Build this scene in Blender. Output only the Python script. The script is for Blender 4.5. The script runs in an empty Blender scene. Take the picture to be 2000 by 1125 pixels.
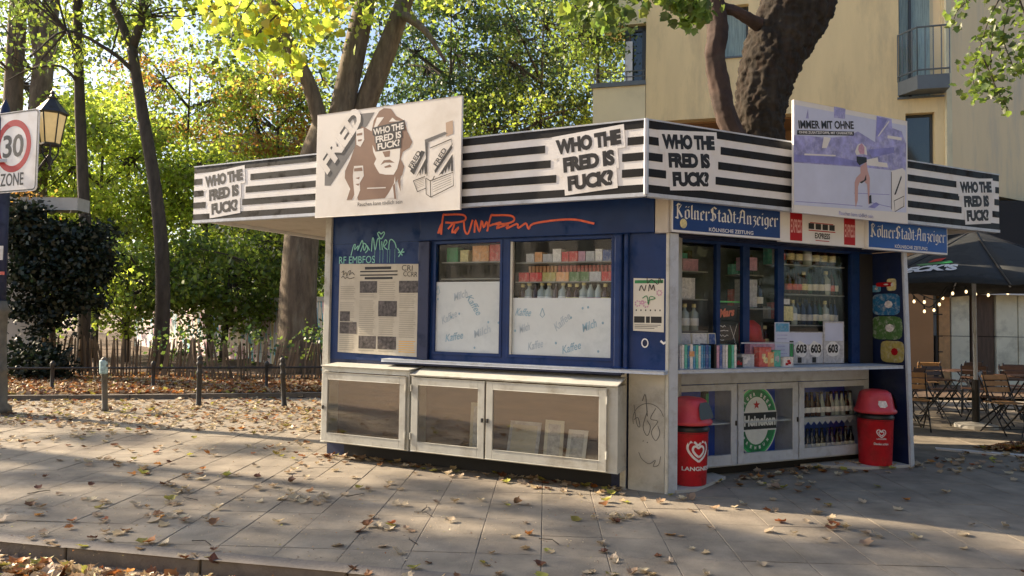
import bpy, math, random
import numpy as np
from mathutils import Vector, Matrix
from math import sin, cos, pi, radians, atan2, sqrt
random.seed(7); rng = np.random.default_rng(11)
scene = bpy.context.scene
col = scene.collection

# ------------------------------------------------------------------ camera, sky, sun, exposure
FPX = 1450.0; PITCH = math.atan(59/FPX); ROLL = 0.0154; EYE = 1.6
fwd = Vector((0, cos(PITCH), sin(PITCH))); up0 = Vector((0, -sin(PITCH), cos(PITCH))); r0 = Vector((1, 0, 0))
right = cos(ROLL)*r0 + sin(ROLL)*up0; up = -sin(ROLL)*r0 + cos(ROLL)*up0
cam = bpy.data.cameras.new('camera'); camo = bpy.data.objects.new('camera', cam); col.objects.link(camo)
m3 = Matrix((right, up, -fwd)).transposed()
camo.matrix_world = Matrix.Translation((0, 0, EYE)) @ m3.to_4x4()
cam.sensor_width = 36; cam.lens = 36*FPX/2000; cam.clip_start = .05; cam.clip_end = 900
scene.camera = camo
SUNV = Vector((-.935, .355, 0)).normalized()*cos(radians(29)) + Vector((0, 0, sin(radians(29))))
world = bpy.data.worlds.new('World'); scene.world = world; world.use_nodes = True
wn = world.node_tree.nodes; wl = world.node_tree.links
bg = wn['Background']; sky = wn.new('ShaderNodeTexSky'); sky.sky_type = 'NISHITA'; sky.sun_disc = False
sky.sun_elevation = radians(29); sky.sun_rotation = math.atan2(SUNV.x, SUNV.y)
sky.air_density = 1.0; sky.dust_density = 2.6; sky.ozone_density = 2.0
wl.new(sky.outputs[0], bg.inputs[0]); bg.inputs[1].default_value = .095
sun = bpy.data.lights.new('sun', 'SUN'); sun.energy = 5.0; sun.angle = radians(.53); sun.color = (1, .80, .57)
sun.angle = radians(.6)
suno = bpy.data.objects.new('sun', sun); col.objects.link(suno)
suno.rotation_euler = SUNV.to_track_quat('Z', 'Y').to_euler(); suno.location = (-30, 12, 20)
scene.view_settings.view_transform = 'Standard'; scene.view_settings.look = 'None'
scene.view_settings.gamma = 1; scene.view_settings.use_curve_mapping = False
scene.view_settings.exposure = 1.4
scene.render.engine = 'CYCLES'
scene.cycles.max_bounces = 8; scene.cycles.transparent_max_bounces = 12

def at(px, py, Y):                      # a surveyed point: direction seen from the eye, at depth Y
    d = fwd + right*((px-1000)/FPX) + up*((562.5-py)/FPX)
    return Vector((0, 0, EYE)) + d*(Y/d.y)

# ------------------------------------------------------------------ helpers
class MB:
    def __init__(s): s.v = []; s.f = []; s.m = []
    def add(s, vs, fs, mi=0):
        n = len(s.v); s.v.extend([tuple(v) for v in vs])
        for f in fs: s.f.append(tuple(i+n for i in f)); s.m.append(mi)
    def merge(s, o, mi=None):
        n = len(s.v); s.v.extend(o.v)
        for f, k in zip(o.f, o.m): s.f.append(tuple(i+n for i in f)); s.m.append(k if mi is None else mi)
class Fr:
    """upright frame: a to the right as seen from outside, o outward, z up"""
    def __init__(s, org, xd):
        s.o = Vector((org[0], org[1], org[2] if len(org) > 2 else 0)); s.x = Vector((xd[0], xd[1], 0)).normalized()
        s.n = Vector((s.x.y, -s.x.x, 0))
    def p(s, a, o, z): return s.o + s.x*a + s.n*o + Vector((0, 0, z))
    def box(s, mb, a0, a1, o0, o1, z0, z1, mi=0):
        vs = [s.p(a, o, z) for z in (z0, z1) for o in (o0, o1) for a in (a0, a1)]
        mb.add(vs, [(0, 1, 3, 2)[::-1], (4, 5, 7, 6), (0, 1, 5, 4)[::-1], (2, 3, 7, 6), (0, 2, 6, 4), (1, 3, 7, 5)[::-1]], mi)
    def quad(s, mb, a0, a1, z0, z1, o, mi=0):
        mb.add([s.p(a0, o, z0), s.p(a1, o, z0), s.p(a1, o, z1), s.p(a0, o, z1)], [(0, 1, 2, 3)], mi)
    def poly(s, mb, pts, o, mi=0):
        mb.add([s.p(a, o, z) for a, z in pts], [tuple(range(len(pts)))], mi)
    def prism(s, mb, pts, o0, o1, mi=0):
        n = len(pts)
        mb.add([s.p(a, o1, z) for a, z in pts]+[s.p(a, o0, z) for a, z in pts],
               [tuple(range(n)), tuple(range(2*n-1, n-1, -1))]+[(i, i+n, (i+1) % n+n, (i+1) % n) for i in range(n)], mi)
    def ribbon(s, mb, pts, w, o, mi=0):
        pts = [Vector((p[0], p[1])) for p in pts]; L = []; R = []
        for i, p in enumerate(pts):
            d = (pts[min(i+1, len(pts)-1)]-pts[max(i-1, 0)])
            d = d.normalized() if d.length > 1e-9 else Vector((1, 0)); nn = Vector((-d.y, d.x))*w/2
            L.append(p+nn); R.append(p-nn)
        vs = [s.p(q.x, o, q.y) for q in L]+[s.p(q.x, o, q.y) for q in R]; n = len(pts)
        mb.add(vs, [(i, i+n, i+1+n, i+1) for i in range(n-1)], mi)
    def holes(s, mb, a0, a1, z0, z1, hs, o0, o1, mi=0):
        As = sorted({a0, a1, *[q for h in hs for q in h[:2]]}); Zs = sorted({z0, z1, *[q for h in hs for q in h[2:4]]})
        for i in range(len(As)-1):
            run = None
            for j in range(len(Zs)-1):
                ca, cz = (As[i]+As[i+1])/2, (Zs[j]+Zs[j+1])/2
                solid = not any(h[0] < ca < h[1] and h[2] < cz < h[3] for h in hs)
                if solid: run = (run[0] if run else Zs[j], Zs[j+1])
                if (not solid or j == len(Zs)-2) and run:
                    s.box(mb, As[i], As[i+1], o0, o1, run[0], run[1], mi); run = None
def smooth_curve(pts, k=6):
    P = [Vector(p) for p in pts]; P = [P[0]*2-P[1]]+P+[P[-1]*2-P[-2]]; out = []
    for i in range(1, len(P)-2):
        for j in range(k):
            t = j/k; a, b, c, d = P[i-1:i+3]
            out.append(.5*((2*b)+(c-a)*t+(2*a-5*b+4*c-d)*t*t+(3*b-a-3*c+d)*t**3))
    out.append(P[-2]); return out
def tube(mb, pts, rad, n=8, mi=0, rough=0., cap=True, smooth=0, seed=0):
    P = [Vector(p) for p in pts]; R = list(rad) if hasattr(rad, '__len__') else [rad]*len(P)
    if smooth:
        Q = smooth_curve([(*p, r) for p, r in zip(P, R)] if False else P, smooth)
        Rs = []
        for i in range(len(R)-1):
            for j in range(smooth): Rs.append(R[i]+(R[i+1]-R[i])*j/smooth)
        R = Rs+[R[-1]]; P = Q
    t0 = (P[1]-P[0]).normalized(); u = t0.orthogonal().normalized(); rr = random.Random(seed)
    ph = [rr.random()*6.28 for _ in range(6)]; base = len(mb.v); vs = []; fs = []
    for i, p in enumerate(P):
        t = (P[min(i+1, len(P)-1)]-P[max(i-1, 0)]).normalized()
        u = (u-t*u.dot(t)).normalized(); w = t.cross(u)
        for k in range(n):
            a = 2*pi*k/n
            r = R[i]*(1+rough*(.5*sin(2*a+ph[0]+i*.35)+.35*sin(3*a+ph[1]-i*.5)+.3*sin(5*a+ph[2]+i*.9)+.5*(rr.random()-.5)))
            vs.append(p+(u*cos(a)+w*sin(a))*r)
    m = len(P)
    for i in range(m-1):
        for k in range(n): fs.append((i*n+k, i*n+(k+1) % n, (i+1)*n+(k+1) % n, (i+1)*n+k))
    if cap: fs.append(tuple(range(n))[::-1]); fs.append(tuple((m-1)*n+k for k in range(n)))
    mb.add(vs, fs, mi)
def lathe(mb, prof, c=(0, 0, 0), n=16, mi=0, sx=1, sy=1, mats=None, ang=0):
    vs = []; fs = []; m = len(prof)
    for r, z in prof:
        for k in range(n): a = 2*pi*k/n+ang; vs.append((c[0]+r*cos(a)*sx, c[1]+r*sin(a)*sy, c[2]+z))
    for i in range(m-1):
        sub = [(i*n+k, i*n+(k+1) % n, (i+1)*n+(k+1) % n, (i+1)*n+k) for k in range(n)]
        mb.add([], [], 0)
        for f in sub: fs.append((f, mats[i] if mats else mi))
    base = len(mb.v); mb.v.extend(vs)
    for f, k in fs: mb.f.append(tuple(q+base for q in f)); mb.m.append(k)
    mb.f.append(tuple(base+k for k in range(n))[::-1]); mb.m.append(mats[0] if mats else mi)
    mb.f.append(tuple(base+(m-1)*n+k for k in range(n))); mb.m.append(mats[-1] if mats else mi)
W0 = Fr((0, 0, 0), (1, 0))
def bx(mb, x0, x1, y0, y1, z0, z1, mi=0): W0.box(mb, x0, x1, -y1, -y0, z0, z1, mi)

def mesh_from(mb, name, mats, loc=(0, 0, 0), smooth=False):
    me = bpy.data.meshes.new(name)
    me.from_pydata([(v[0]-loc[0], v[1]-loc[1], v[2]-loc[2]) for v in mb.v], [], mb.f)
    for m in (mats if isinstance(mats, (list, tuple)) else [mats]): me.materials.append(m)
    me.polygons.foreach_set('material_index', mb.m)
    if smooth: me.polygons.foreach_set('use_smooth', [True]*len(mb.f))
    me.update(); return me
def tag(o, label=None, cat=None, group=None, kind=None):
    if label: o['label'] = label
    if cat: o['category'] = cat
    if group: o['group'] = group
    if kind: o['kind'] = kind
    return o
def link(name, me, parent=None, world=True):
    o = bpy.data.objects.new(name, me); col.objects.link(o)
    if parent is not None:
        o.parent = parent
        if world: o.matrix_parent_inverse = Matrix.Translation(-root_loc(parent))
    return o
def root_loc(p):
    if p.get('_l') is not None: return Vector(p['_l'])
    return Vector((0, 0, 0))
LOCS = {}
def root_loc(p): return LOCS.get(p.name, Vector((0, 0, 0)))
def thing(name, loc, label, cat, group=None):
    o = bpy.data.objects.new(name, None); col.objects.link(o); o.location = loc; o.empty_display_size = .2
    LOCS[o.name] = Vector(loc); return tag(o, label, cat, group)
def part(name, mb, mats, parent=None, bevel=0, smooth=False, kind=None, label=None):
    """mesh written in world coordinates; parented under a thing or a part"""
    me = mesh_from(mb, name, mats, smooth=smooth); o = bpy.data.objects.new(name, me); col.objects.link(o)
    if parent is not None:
        o.parent = parent; o.matrix_parent_inverse = Matrix.Translation(-LOCS.get(parent.name, Vector((0, 0, 0))))
        LOCS[o.name] = Vector((0, 0, 0))
    if bevel:
        b = o.modifiers.new('bevel', 'BEVEL'); b.width = bevel; b.segments = 2; b.limit_method = 'ANGLE'
    return tag(o, label, None, None, kind)
def solo(name, mb, mats, loc, label, cat, group=None, bevel=0, smooth=False, kind=None):
    me = mesh_from(mb, name, mats, loc, smooth); o = bpy.data.objects.new(name, me); o.location = loc; col.objects.link(o)
    if bevel:
        b = o.modifiers.new('bevel', 'BEVEL'); b.width = bevel; b.segments = 2; b.limit_method = 'ANGLE'
    return tag(o, label, cat, group, kind)
def copy_tree(o, parent=None):
    c = o.copy(); col.objects.link(c)
    if parent is not None: c.parent = parent
    for ch in list(o.children): copy_tree(ch, c)
    return c

# text -> flat polygons
_tc = {}
def text_geo(s, bold=0., sp=1., lh=1.):
    k = (s, bold, sp, lh)
    if k not in _tc:
        c = bpy.data.curves.new('t', 'FONT'); c.body = s; c.offset = bold; c.space_character = sp; c.resolution_u = 3; c.space_line = lh
        o = bpy.data.objects.new('t', c); m = bpy.data.meshes.new_from_object(o)
        v = np.array([q.co[:2] for q in m.vertices]); f = [tuple(p.vertices) for p in m.polygons]
        bpy.data.objects.remove(o); bpy.data.curves.remove(c); bpy.data.meshes.remove(m)
        lo, hi = v.min(0), v.max(0); _tc[k] = ((v-lo)/(hi-lo), f, (hi-lo))
    return _tc[k]
def text(mb, fr, s, a0, a1, z0, z1, o, mi=0, bold=.0, rot=0., sp=1., shear=0., lh=1.):
    v, f, _ = text_geo(s, bold, sp, lh); w, h = a1-a0, z1-z0; ca, cz = (a0+a1)/2, (z0+z1)/2; vs = []
    for x, y in v:
        X, Y = (x-.5)*w+shear*(y-.5)*h, (y-.5)*h
        vs.append(fr.p(ca+X*cos(rot)-Y*sin(rot), o, cz+X*sin(rot)+Y*cos(rot)))
    mb.add(vs, f, mi)

# ------------------------------------------------------------------ materials
def mat(name, base, rough=.6, noise=0., scale=8., bump=0., bscale=40., metal=0., spec=.5, dirt=None, dscale=2., emit=None, es=0, stretch=(1, 1, 1), rnd=0., coat=0, ws=False):
    m = bpy.data.materials.new(name); m.use_nodes = True; nt = m.node_tree; N = nt.nodes; L = nt.links
    b = N['Principled BSDF']; b.inputs['Roughness'].default_value = rough; b.inputs['Metallic'].default_value = metal
    b.inputs['Specular IOR Level'].default_value = spec; b.inputs['Base Color'].default_value = (*base, 1)
    if coat: b.inputs['Coat Weight'].default_value = coat
    tc = N.new('ShaderNodeTexCoord'); mp = N.new('ShaderNodeMapping'); mp.inputs['Scale'].default_value = stretch
    L.new(tc.outputs['Object'], mp.inputs[0]); last = None
    if ws: gg = N.new('ShaderNodeNewGeometry'); L.new(gg.outputs['Position'], mp.inputs[0])
    if noise or rnd:
        mx = N.new('ShaderNodeMix'); mx.data_type = 'RGBA'; mx.blend_type = 'MULTIPLY'; mx.inputs[0].default_value = 1
        mx.inputs[6].default_value = (*base, 1)
        n = N.new('ShaderNodeTexNoise'); n.inputs['Scale'].default_value = scale; n.inputs['Detail'].default_value = 6; n.inputs['Roughness'].default_value = .6
        L.new(mp.outputs[0], n.inputs[0])
        mr = N.new('ShaderNodeMapRange'); mr.inputs[1].default_value = .3; mr.inputs[2].default_value = .7
        mr.inputs[3].default_value = 1-noise; mr.inputs[4].default_value = 1+noise; L.new(n.outputs[0], mr.inputs[0]); val = mr.outputs[0]
        if rnd:
            oi = N.new('ShaderNodeObjectInfo'); ge = N.new('ShaderNodeNewGeometry'); ad = N.new('ShaderNodeMath'); ad.operation = 'ADD'
            L.new(oi.outputs['Random'], ad.inputs[0]); L.new(ge.outputs['Random Per Island'], ad.inputs[1])
            fr_ = N.new('ShaderNodeMath'); fr_.operation = 'FRACT'; L.new(ad.outputs[0], fr_.inputs[0])
            m2 = N.new('ShaderNodeMapRange'); m2.inputs[3].default_value = 1-rnd; m2.inputs[4].default_value = 1+rnd; L.new(fr_.outputs[0], m2.inputs[0])
            mu = N.new('ShaderNodeMath'); mu.operation = 'MULTIPLY'; L.new(val, mu.inputs[0]); L.new(m2.outputs[0], mu.inputs[1]); val = mu.outputs[0]
        L.new(val, mx.inputs[7]); last = mx.outputs[2]; L.new(last, b.inputs['Base Color'])
    if dirt:
        n2 = N.new('ShaderNodeTexNoise'); n2.inputs['Scale'].default_value = dscale; n2.inputs['Detail'].default_value = 8; n2.inputs['Roughness'].default_value = .7
        L.new(mp.outputs[0], n2.inputs[0])
        m3_ = N.new('ShaderNodeMapRange'); m3_.inputs[1].default_value = .5; m3_.inputs[2].default_value = .75; m3_.inputs[3].default_value = 0; m3_.inputs[4].default_value = .8
        L.new(n2.outputs[0], m3_.inputs[0]); mx2 = N.new('ShaderNodeMix'); mx2.data_type = 'RGBA'
        L.new(m3_.outputs[0], mx2.inputs[0]); mx2.inputs[7].default_value = (*dirt, 1)
        if last is not None: L.new(last, mx2.inputs[6])
        else: mx2.inputs[6].default_value = (*base, 1)
        L.new(mx2.outputs[2], b.inputs['Base Color'])
        rr = N.new('ShaderNodeMath'); rr.operation = 'ADD'; rr.inputs[1].default_value = rough; L.new(m3_.outputs[0], rr.inputs[0]); rr.use_clamp = True
        L.new(rr.outputs[0], b.inputs['Roughness'])
    if bump:
        n3 = N.new('ShaderNodeTexNoise'); n3.inputs['Scale'].default_value = bscale; n3.inputs['Detail'].default_value = 5
        L.new(mp.outputs[0], n3.inputs[0]); bp = N.new('ShaderNodeBump'); bp.inputs['Strength'].default_value = bump; bp.inputs['Distance'].default_value = .02
        L.new(n3.outputs[0], bp.inputs['Height']); L.new(bp.outputs[0], b.inputs['Normal'])
    if emit: b.inputs['Emission Color'].default_value = (*emit, 1); b.inputs['Emission Strength'].default_value = es
    return m
def leafmat(name, c, t=.5, var=.35, sc=1.3):
    m = bpy.data.materials.new(name); m.use_nodes = True; nt = m.node_tree; N = nt.nodes; L = nt.links; N.remove(N['Principled BSDF'])
    out = N['Material Output']; di = N.new('ShaderNodeBsdfDiffuse'); tr = N.new('ShaderNodeBsdfTranslucent'); gl = N.new('ShaderNodeBsdfGlossy'); gl.inputs['Roughness'].default_value = .45
    ge = N.new('ShaderNodeNewGeometry'); hs = N.new('ShaderNodeHueSaturation'); hs.inputs['Color'].default_value = (*c, 1)
    oi = N.new('ShaderNodeObjectInfo'); ad = N.new('ShaderNodeMath'); ad.operation = 'ADD'; L.new(oi.outputs['Random'], ad.inputs[0]); L.new(ge.outputs['Random Per Island'], ad.inputs[1])
    fr_ = N.new('ShaderNodeMath'); fr_.operation = 'FRACT'; L.new(ad.outputs[0], fr_.inputs[0])
    mr = N.new('ShaderNodeMapRange'); mr.inputs[3].default_value = 1-var; mr.inputs[4].default_value = 1+var; L.new(fr_.outputs[0], mr.inputs[0]); L.new(mr.outputs[0], hs.inputs['Value'])
    mh = N.new('ShaderNodeMapRange'); mh.inputs[3].default_value = .485; mh.inputs[4].default_value = .515; L.new(fr_.outputs[0], mh.inputs[0]); L.new(mh.outputs[0], hs.inputs['Hue'])
    h2 = N.new('ShaderNodeHueSaturation'); h2.inputs['Value'].default_value = sc; h2.inputs['Saturation'].default_value = .98; L.new(hs.outputs[0], h2.inputs['Color'])
    L.new(hs.outputs[0], di.inputs[0]); L.new(h2.outputs[0], tr.inputs[0]); a = N.new('ShaderNodeMixShader'); a.inputs[0].default_value = t
    L.new(di.outputs[0], a.inputs[1]); L.new(tr.outputs[0], a.inputs[2]); b = N.new('ShaderNodeMixShader'); b.inputs[0].default_value = .05
    L.new(a.outputs[0], b.inputs[1]); L.new(gl.outputs[0], b.inputs[2]); L.new(b.outputs[0], out.inputs[0]); return m
def glassmat(name, tint=(.9, .95, .93), refl=.03, rough=.02):
    m = bpy.data.materials.new(name); m.use_nodes = True; nt = m.node_tree; N = nt.nodes; L = nt.links; N.remove(N['Principled BSDF'])
    t = N.new('ShaderNodeBsdfTransparent'); t.inputs[0].default_value = (*tint, 1); g = N.new('ShaderNodeBsdfGlossy'); g.inputs['Roughness'].default_value = rough
    ge = N.new('ShaderNodeNewGeometry'); dt = N.new('ShaderNodeVectorMath'); dt.operation = 'DOT_PRODUCT'; L.new(ge.outputs['Normal'], dt.inputs[0]); L.new(ge.outputs['Incoming'], dt.inputs[1])
    ab = N.new('ShaderNodeMath'); ab.operation = 'ABSOLUTE'; L.new(dt.outputs['Value'], ab.inputs[0]); sb = N.new('ShaderNodeMath'); sb.operation = 'SUBTRACT'; sb.inputs[0].default_value = 1; L.new(ab.outputs[0], sb.inputs[1])
    pw = N.new('ShaderNodeMath'); pw.operation = 'POWER'; pw.inputs[1].default_value = 5; L.new(sb.outputs[0], pw.inputs[0])
    mu = N.new('ShaderNodeMapRange'); mu.inputs[3].default_value = refl; mu.inputs[4].default_value = 1
    no = N.new('ShaderNodeTexNoise'); no.inputs['Scale'].default_value = 3; bp = N.new('ShaderNodeBump'); bp.inputs['Strength'].default_value = .05; bp.inputs['Distance'].default_value = .02
    L.new(no.outputs[0], bp.inputs['Height']); L.new(bp.outputs[0], g.inputs['Normal'])
    L.new(pw.outputs[0], mu.inputs[0]); x = N.new('ShaderNodeMixShader'); L.new(mu.outputs[0], x.inputs[0]); L.new(t.outputs[0], x.inputs[1]); L.new(g.outputs[0], x.inputs[2])
    L.new(x.outputs[0], N['Material Output'].inputs[0]); return m
M = {}
M['blue'] = mat('blue paint', (.003, .028, .125), .38, .2, 3, .02, 8, dirt=(.008, .03, .10), dscale=5, spec=.35)
M['navy'] = mat('navy paint', (.008, .018, .07), .45, .15, 4, dirt=(.03, .04, .06), dscale=6)
M['grey'] = mat('grey painted metal', (.50, .50, .45), .45, .1, 5, .03, 12, dirt=(.25, .21, .15), dscale=3.5)
M['white'] = mat('weathered white paint', (.62, .62, .58), .5, .08, 4, .02, 10, dirt=(.33, .3, .25), dscale=3)
M['alu'] = mat('painted aluminium strip', (.50, .55, .62), .4, .08, 6, dirt=(.34, .35, .37), dscale=7)
M['panelw'] = mat('stained off white panel', (.46, .45, .40), .6, .15, 3, .02, 10, dirt=(.22, .2, .16), dscale=2.5)
M['film'] = mat('white window film', (.60, .65, .66), .3, .06, 3, dirt=(.42, .48, .5), dscale=2.2, spec=.4)
M['signw'] = mat('sign white', (.76, .76, .76), .4, .04, 2, dirt=(.60, .57, .52), dscale=1.8)
M['signb'] = mat('sign black', (.009, .009, .010), .5, .2, 5, dirt=(.03, .03, .027), dscale=7, spec=.3)
M['ink'] = mat('black ink', (.012, .012, .014), .5)
M['board'] = mat('billboard white', (.74, .72, .68), .45, .03, 1.5, dirt=(.60, .56, .5), dscale=1.2)
M['brownink'] = mat('brown ink', (.22, .13, .085), .5, .15, 3)
M['greyink'] = mat('grey ink', (.12, .12, .12), .5, .3, 2)
M['lightbrown'] = mat('light brown ink', (.45, .33, .24), .5)
M['roof'] = mat('roof felt', (.10, .10, .10), .9, .3, 6, .2, 30, dirt=(.06, .07, .03))
M['soffit'] = mat('soffit paint', (.5, .46, .4), .7, .1, 4, dirt=(.25, .2, .15))
M['wood'] = mat('brown hardboard', (.16, .08, .035), .5, .3, 3, .05, 20, stretch=(1, 1, 6))
M['paper'] = mat('paper', (.66, .63, .54), .7, .05, 4)
M['paper2'] = mat('newsprint', (.55, .51, .42), .8, .08, 6, dirt=(.45, .41, .33), dscale=8)
M['photo'] = mat('dark photo print', (.07, .06, .06), .5, 1.0, 30, stretch=(1, 1, 1))
M['red'] = mat('red plastic', (.52, .012, .02), .42, .15, 6, .03, 30, dirt=(.28, .04, .035), dscale=9)
M['lidred'] = mat('faded red plastic', (.55, .05, .07), .4, .1, 5, dirt=(.6, .15, .15), dscale=4)
M['redp'] = mat('red print', (.42, .006, .012), .45, spec=.3); M['redbox'] = mat('red packaging', (.55, .02, .025), .45, .2, 20, dirt=(.7, .6, .5), dscale=24)
M['black'] = mat('black plastic', (.012, .012, .013), .4)
M['iron'] = mat('dark cast iron', (.025, .026, .028), .5, .3, 8, .1, 30, dirt=(.06, .05, .04), dscale=9)
M['ironl'] = mat('weathered grey iron', (.12, .115, .10), .6, .3, 8, .1, 30, dirt=(.2, .18, .14), dscale=6)
M['signblue'] = mat('newspaper sign blue', (.006, .045, .20), .4, .08, 3)
M['signblue2'] = mat('brighter newspaper sign blue', (.006, .085, .38), .4, .08, 3)
M['lettw'] = mat('white lettering', (.75, .75, .74), .5, .06, 20)
M['teal'] = mat('pale green marker', (.22, .55, .48), .5)
M['orange'] = mat('orange marker', (.75, .14, .07), .5, .2, 20)
M['inkblue'] = mat('faded blue print', (.25, .40, .5), .5, .2, 10)
M['inkblue2'] = mat('faint blue print', (.40, .48, .54), .5, .1, 10)
M['glass'] = glassmat('window glass', (.95, .97, .97), .03)
M['glassR'] = glassmat('shopfront glass', (.97, .985, .985), .022)
M['glassC'] = glassmat('showcase glass', (.92, .92, .88), .17, .03)
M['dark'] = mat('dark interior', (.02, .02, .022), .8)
M['shelf'] = mat('shelf board', (.28, .28, .26), .6)
M['bgreen'] = mat('green bottle glass', (.012, .05, .02), .15, coat=.15); M['bbrown'] = mat('brown bottle glass', (.05, .018, .006), .15, coat=.15)
M['bblue'] = mat('dark blue bottle glass', (.01, .02, .06), .15, coat=.15); M['bclear'] = mat('pale bottle glass', (.35, .4, .38), .15, coat=.15)
M['bblack'] = mat('black bottle glass', (.01, .01, .012), .15, coat=.15)
M['gpaint'] = mat('bright green print', (.04, .50, .14), .4, .2, 10); M['gdark'] = mat('bottle green print', (.012, .20, .06), .4, .35, 8)
for nm, c in dict(c1=(.6, .12, .1), c2=(.08, .3, .5), c3=(.7, .62, .3), c4=(.5, .5, .52), c5=(.1, .45, .35), c6=(.7, .35, .15), c7=(.05, .1, .3), c8=(.75, .72, .7), c9=(.55, .3, .4), c10=(.02, .16, .34), c11=(.08, .18, .05), c12=(.42, .35, .10)).items():
    M[nm] = mat('print '+nm, c, .4, .25, 25, dirt=(.62, .6, .55) if sum(c) < 1.2 else (.2, .2, .25), dscale=22)
M['lilac'] = mat('lilac print', (.30, .30, .56), .45, .45, 9, dirt=(.6, .62, .8), dscale=14)
M['lilac2'] = mat('pale lilac print', (.56, .60, .76), .45, .08, 3); M['lilac3'] = mat('deep lilac print', (.22, .22, .52), .45, .3, 8)
M['skin'] = mat('skin tone print', (.55, .33, .3), .5)
M['wallA'] = mat('ochre yellow render', (.80, .62, .33), .9, .10, 1.2, .12, 60, dirt=(.50, .40, .24), dscale=1.4, stretch=(1, 1, .22))
M['wallP'] = mat('pale yellow render', (.74, .64, .40), .9, .06, 1.2, .08, 60, dirt=(.5, .44, .28), dscale=.7)
M['wallB'] = mat('beige render', (.80, .62, .36), .9, .06, 1, .1, 70, dirt=(.52, .46, .36), dscale=1.4, stretch=(1, 1, .22))
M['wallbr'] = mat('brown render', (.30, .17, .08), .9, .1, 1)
M['conc'] = mat('fair faced concrete', (.74, .72, .56), .75, .12, 1.5, .08, 20, dirt=(.27, .26, .2), dscale=1.3)
M['concl'] = mat('pale concrete', (.5, .49, .45), .8, .1, 2, .1, 20, dirt=(.3, .29, .25))
M['frame'] = mat('anthracite frame', (.045, .05, .052), .4); M['balc'] = mat('grey sheet metal', (.12, .14, .15), .45, .1, 4)
M['winglass'] = mat('dark window glass', (.02, .03, .03), .05, spec=1.0); M['curtain'] = mat('pale curtain', (.35, .42, .38), .9, .35, 7, stretch=(6, 6, .3))
M['bark'] = mat('dark ridged bark', (.036, .030, .024), .95, .5, 5, .9, 14, stretch=(1.6, 1.6, .5), dirt=(.05, .03, .022), dscale=4, spec=.2)
M['barkg'] = mat('grey brown bark', (.13, .10, .070), .9, .4, 4, .6, 16, stretch=(2, 2, .5), dirt=(.30, .27, .20), dscale=2.2)
M['barkd'] = mat('brown black bark', (.06, .05, .04), .9, .4, 5, .6, 20, stretch=(2, 2, .5))
M['barkr'] = mat('flaking red brown bark', (.05, .030, .023), .9, .5, 3, .5, 10, dirt=(.07, .056, .044), dscale=2.5)
M['slab'] = mat('concrete paving slab', (.235, .205, .160), .85, .32, 2.6, .25, 60, rnd=.05, dirt=(.135, .112, .095), dscale=.9, ws=True)
M['joint'] = mat('dirt in joints', (.16, .135, .11), .95, .4, 20, .3, 60)
M['kerb'] = mat('granite kerb', (.15, .135, .12), .8, .2, 8, .3, 50, rnd=.1, ws=True)
M['brick'] = mat('dark brick render', (.10, .065, .05), .9, .3, 2)
M['road'] = mat('dusty asphalt', (.24, .19, .145), .9, .3, 60, .5, 150, dirt=(.32, .23, .15), dscale=3, ws=True)
M['soil'] = mat('soil with leaf dust', (.10, .065, .04), .95, .5, 5, .5, 25, dirt=(.18, .1, .05), dscale=4)
M['paling'] = mat('weathered chestnut paling', (.17, .13, .09), .9, .3, 6, .3, 20, stretch=(3, 3, .4), rnd=.35)
M['chairwood'] = mat('varnished chair slat', (.50, .28, .12), .5, .2, 8, stretch=(1, 1, 1), rnd=.2)
M['chairdark'] = mat('dark brown chair slat', (.10, .05, .03), .5, .2, 8)
M['canvas'] = mat('black parasol canvas', (.018, .021, .022), .8, .2, 3, .1, 60, dirt=(.035, .04, .04), dscale=2)
M['bulb'] = mat('lit bulb', (1, .8, .5), .4, emit=(1, .72, .38), es=1.0)
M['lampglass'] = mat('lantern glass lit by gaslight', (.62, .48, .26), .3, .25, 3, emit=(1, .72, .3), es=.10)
# graffiti wall
def graffiti():
    m = bpy.data.materials.new('graffiti paint'); m.use_nodes = True; N = m.node_tree.nodes; L = m.node_tree.links; b = N['Principled BSDF']
    tc = N.new('ShaderNodeTexCoord'); mp = N.new('ShaderNodeMapping'); mp.inputs['Scale'].default_value = (2.2, 2.2, .25); L.new(tc.outputs['Object'], mp.inputs[0])
    n = N.new('ShaderNodeTexNoise'); n.inputs['Scale'].default_value = 1.5; n.inputs['Detail'].default_value = 3; L.new(mp.outputs[0], n.inputs[0])
    cr = N.new('ShaderNodeValToRGB'); cr.color_ramp.interpolation = 'CONSTANT'; e = cr.color_ramp.elements
    cols = [(.0, (.62, .55, .4)), (.38, (.7, .66, .6)), (.45, (.55, .3, .38)), (.5, (.7, .68, .66)), (.55, (.12, .4, .55)), (.6, (.7, .66, .55)), (.68, (.6, .5, .25))]
    e[0].position = 0; e[0].color = (*cols[0][1], 1); e[1].position = cols[1][0]; e[1].color = (*cols[1][1], 1)
    for p, c in cols[2:]: q = e.new(p); q.color = (*c, 1)
    L.new(n.outputs[0], cr.inputs[0]); L.new(cr.outputs[0], b.inputs['Base Color']); b.inputs['Roughness'].default_value = .8; return m
M['graf'] = graffiti()
LM = dict(
 lime=leafmat('lime yellow leaf', (.30, .37, .04), .6, .35, 2.0), yel=leafmat('yellow leaf', (.45, .38, .025), .6, .3, 1.7), green=leafmat('green leaf', (.085, .13, .022), .5, .4, 2.0),
 dgreen=leafmat('deep green leaf', (.030, .060, .020), .4, .35, 1.6), blueg=leafmat('blue green leaf', (.055, .095, .045), .4, .4, 1.5), gold=leafmat('golden brown leaf', (.30, .16, .03), .55, .35, 1.7),
 ivy=leafmat('dark ivy leaf', (.010, .020, .009), .15, .4, 1.2), mid=leafmat('mid green leaf', (.14, .19, .024), .55, .4, 2.0))
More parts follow.
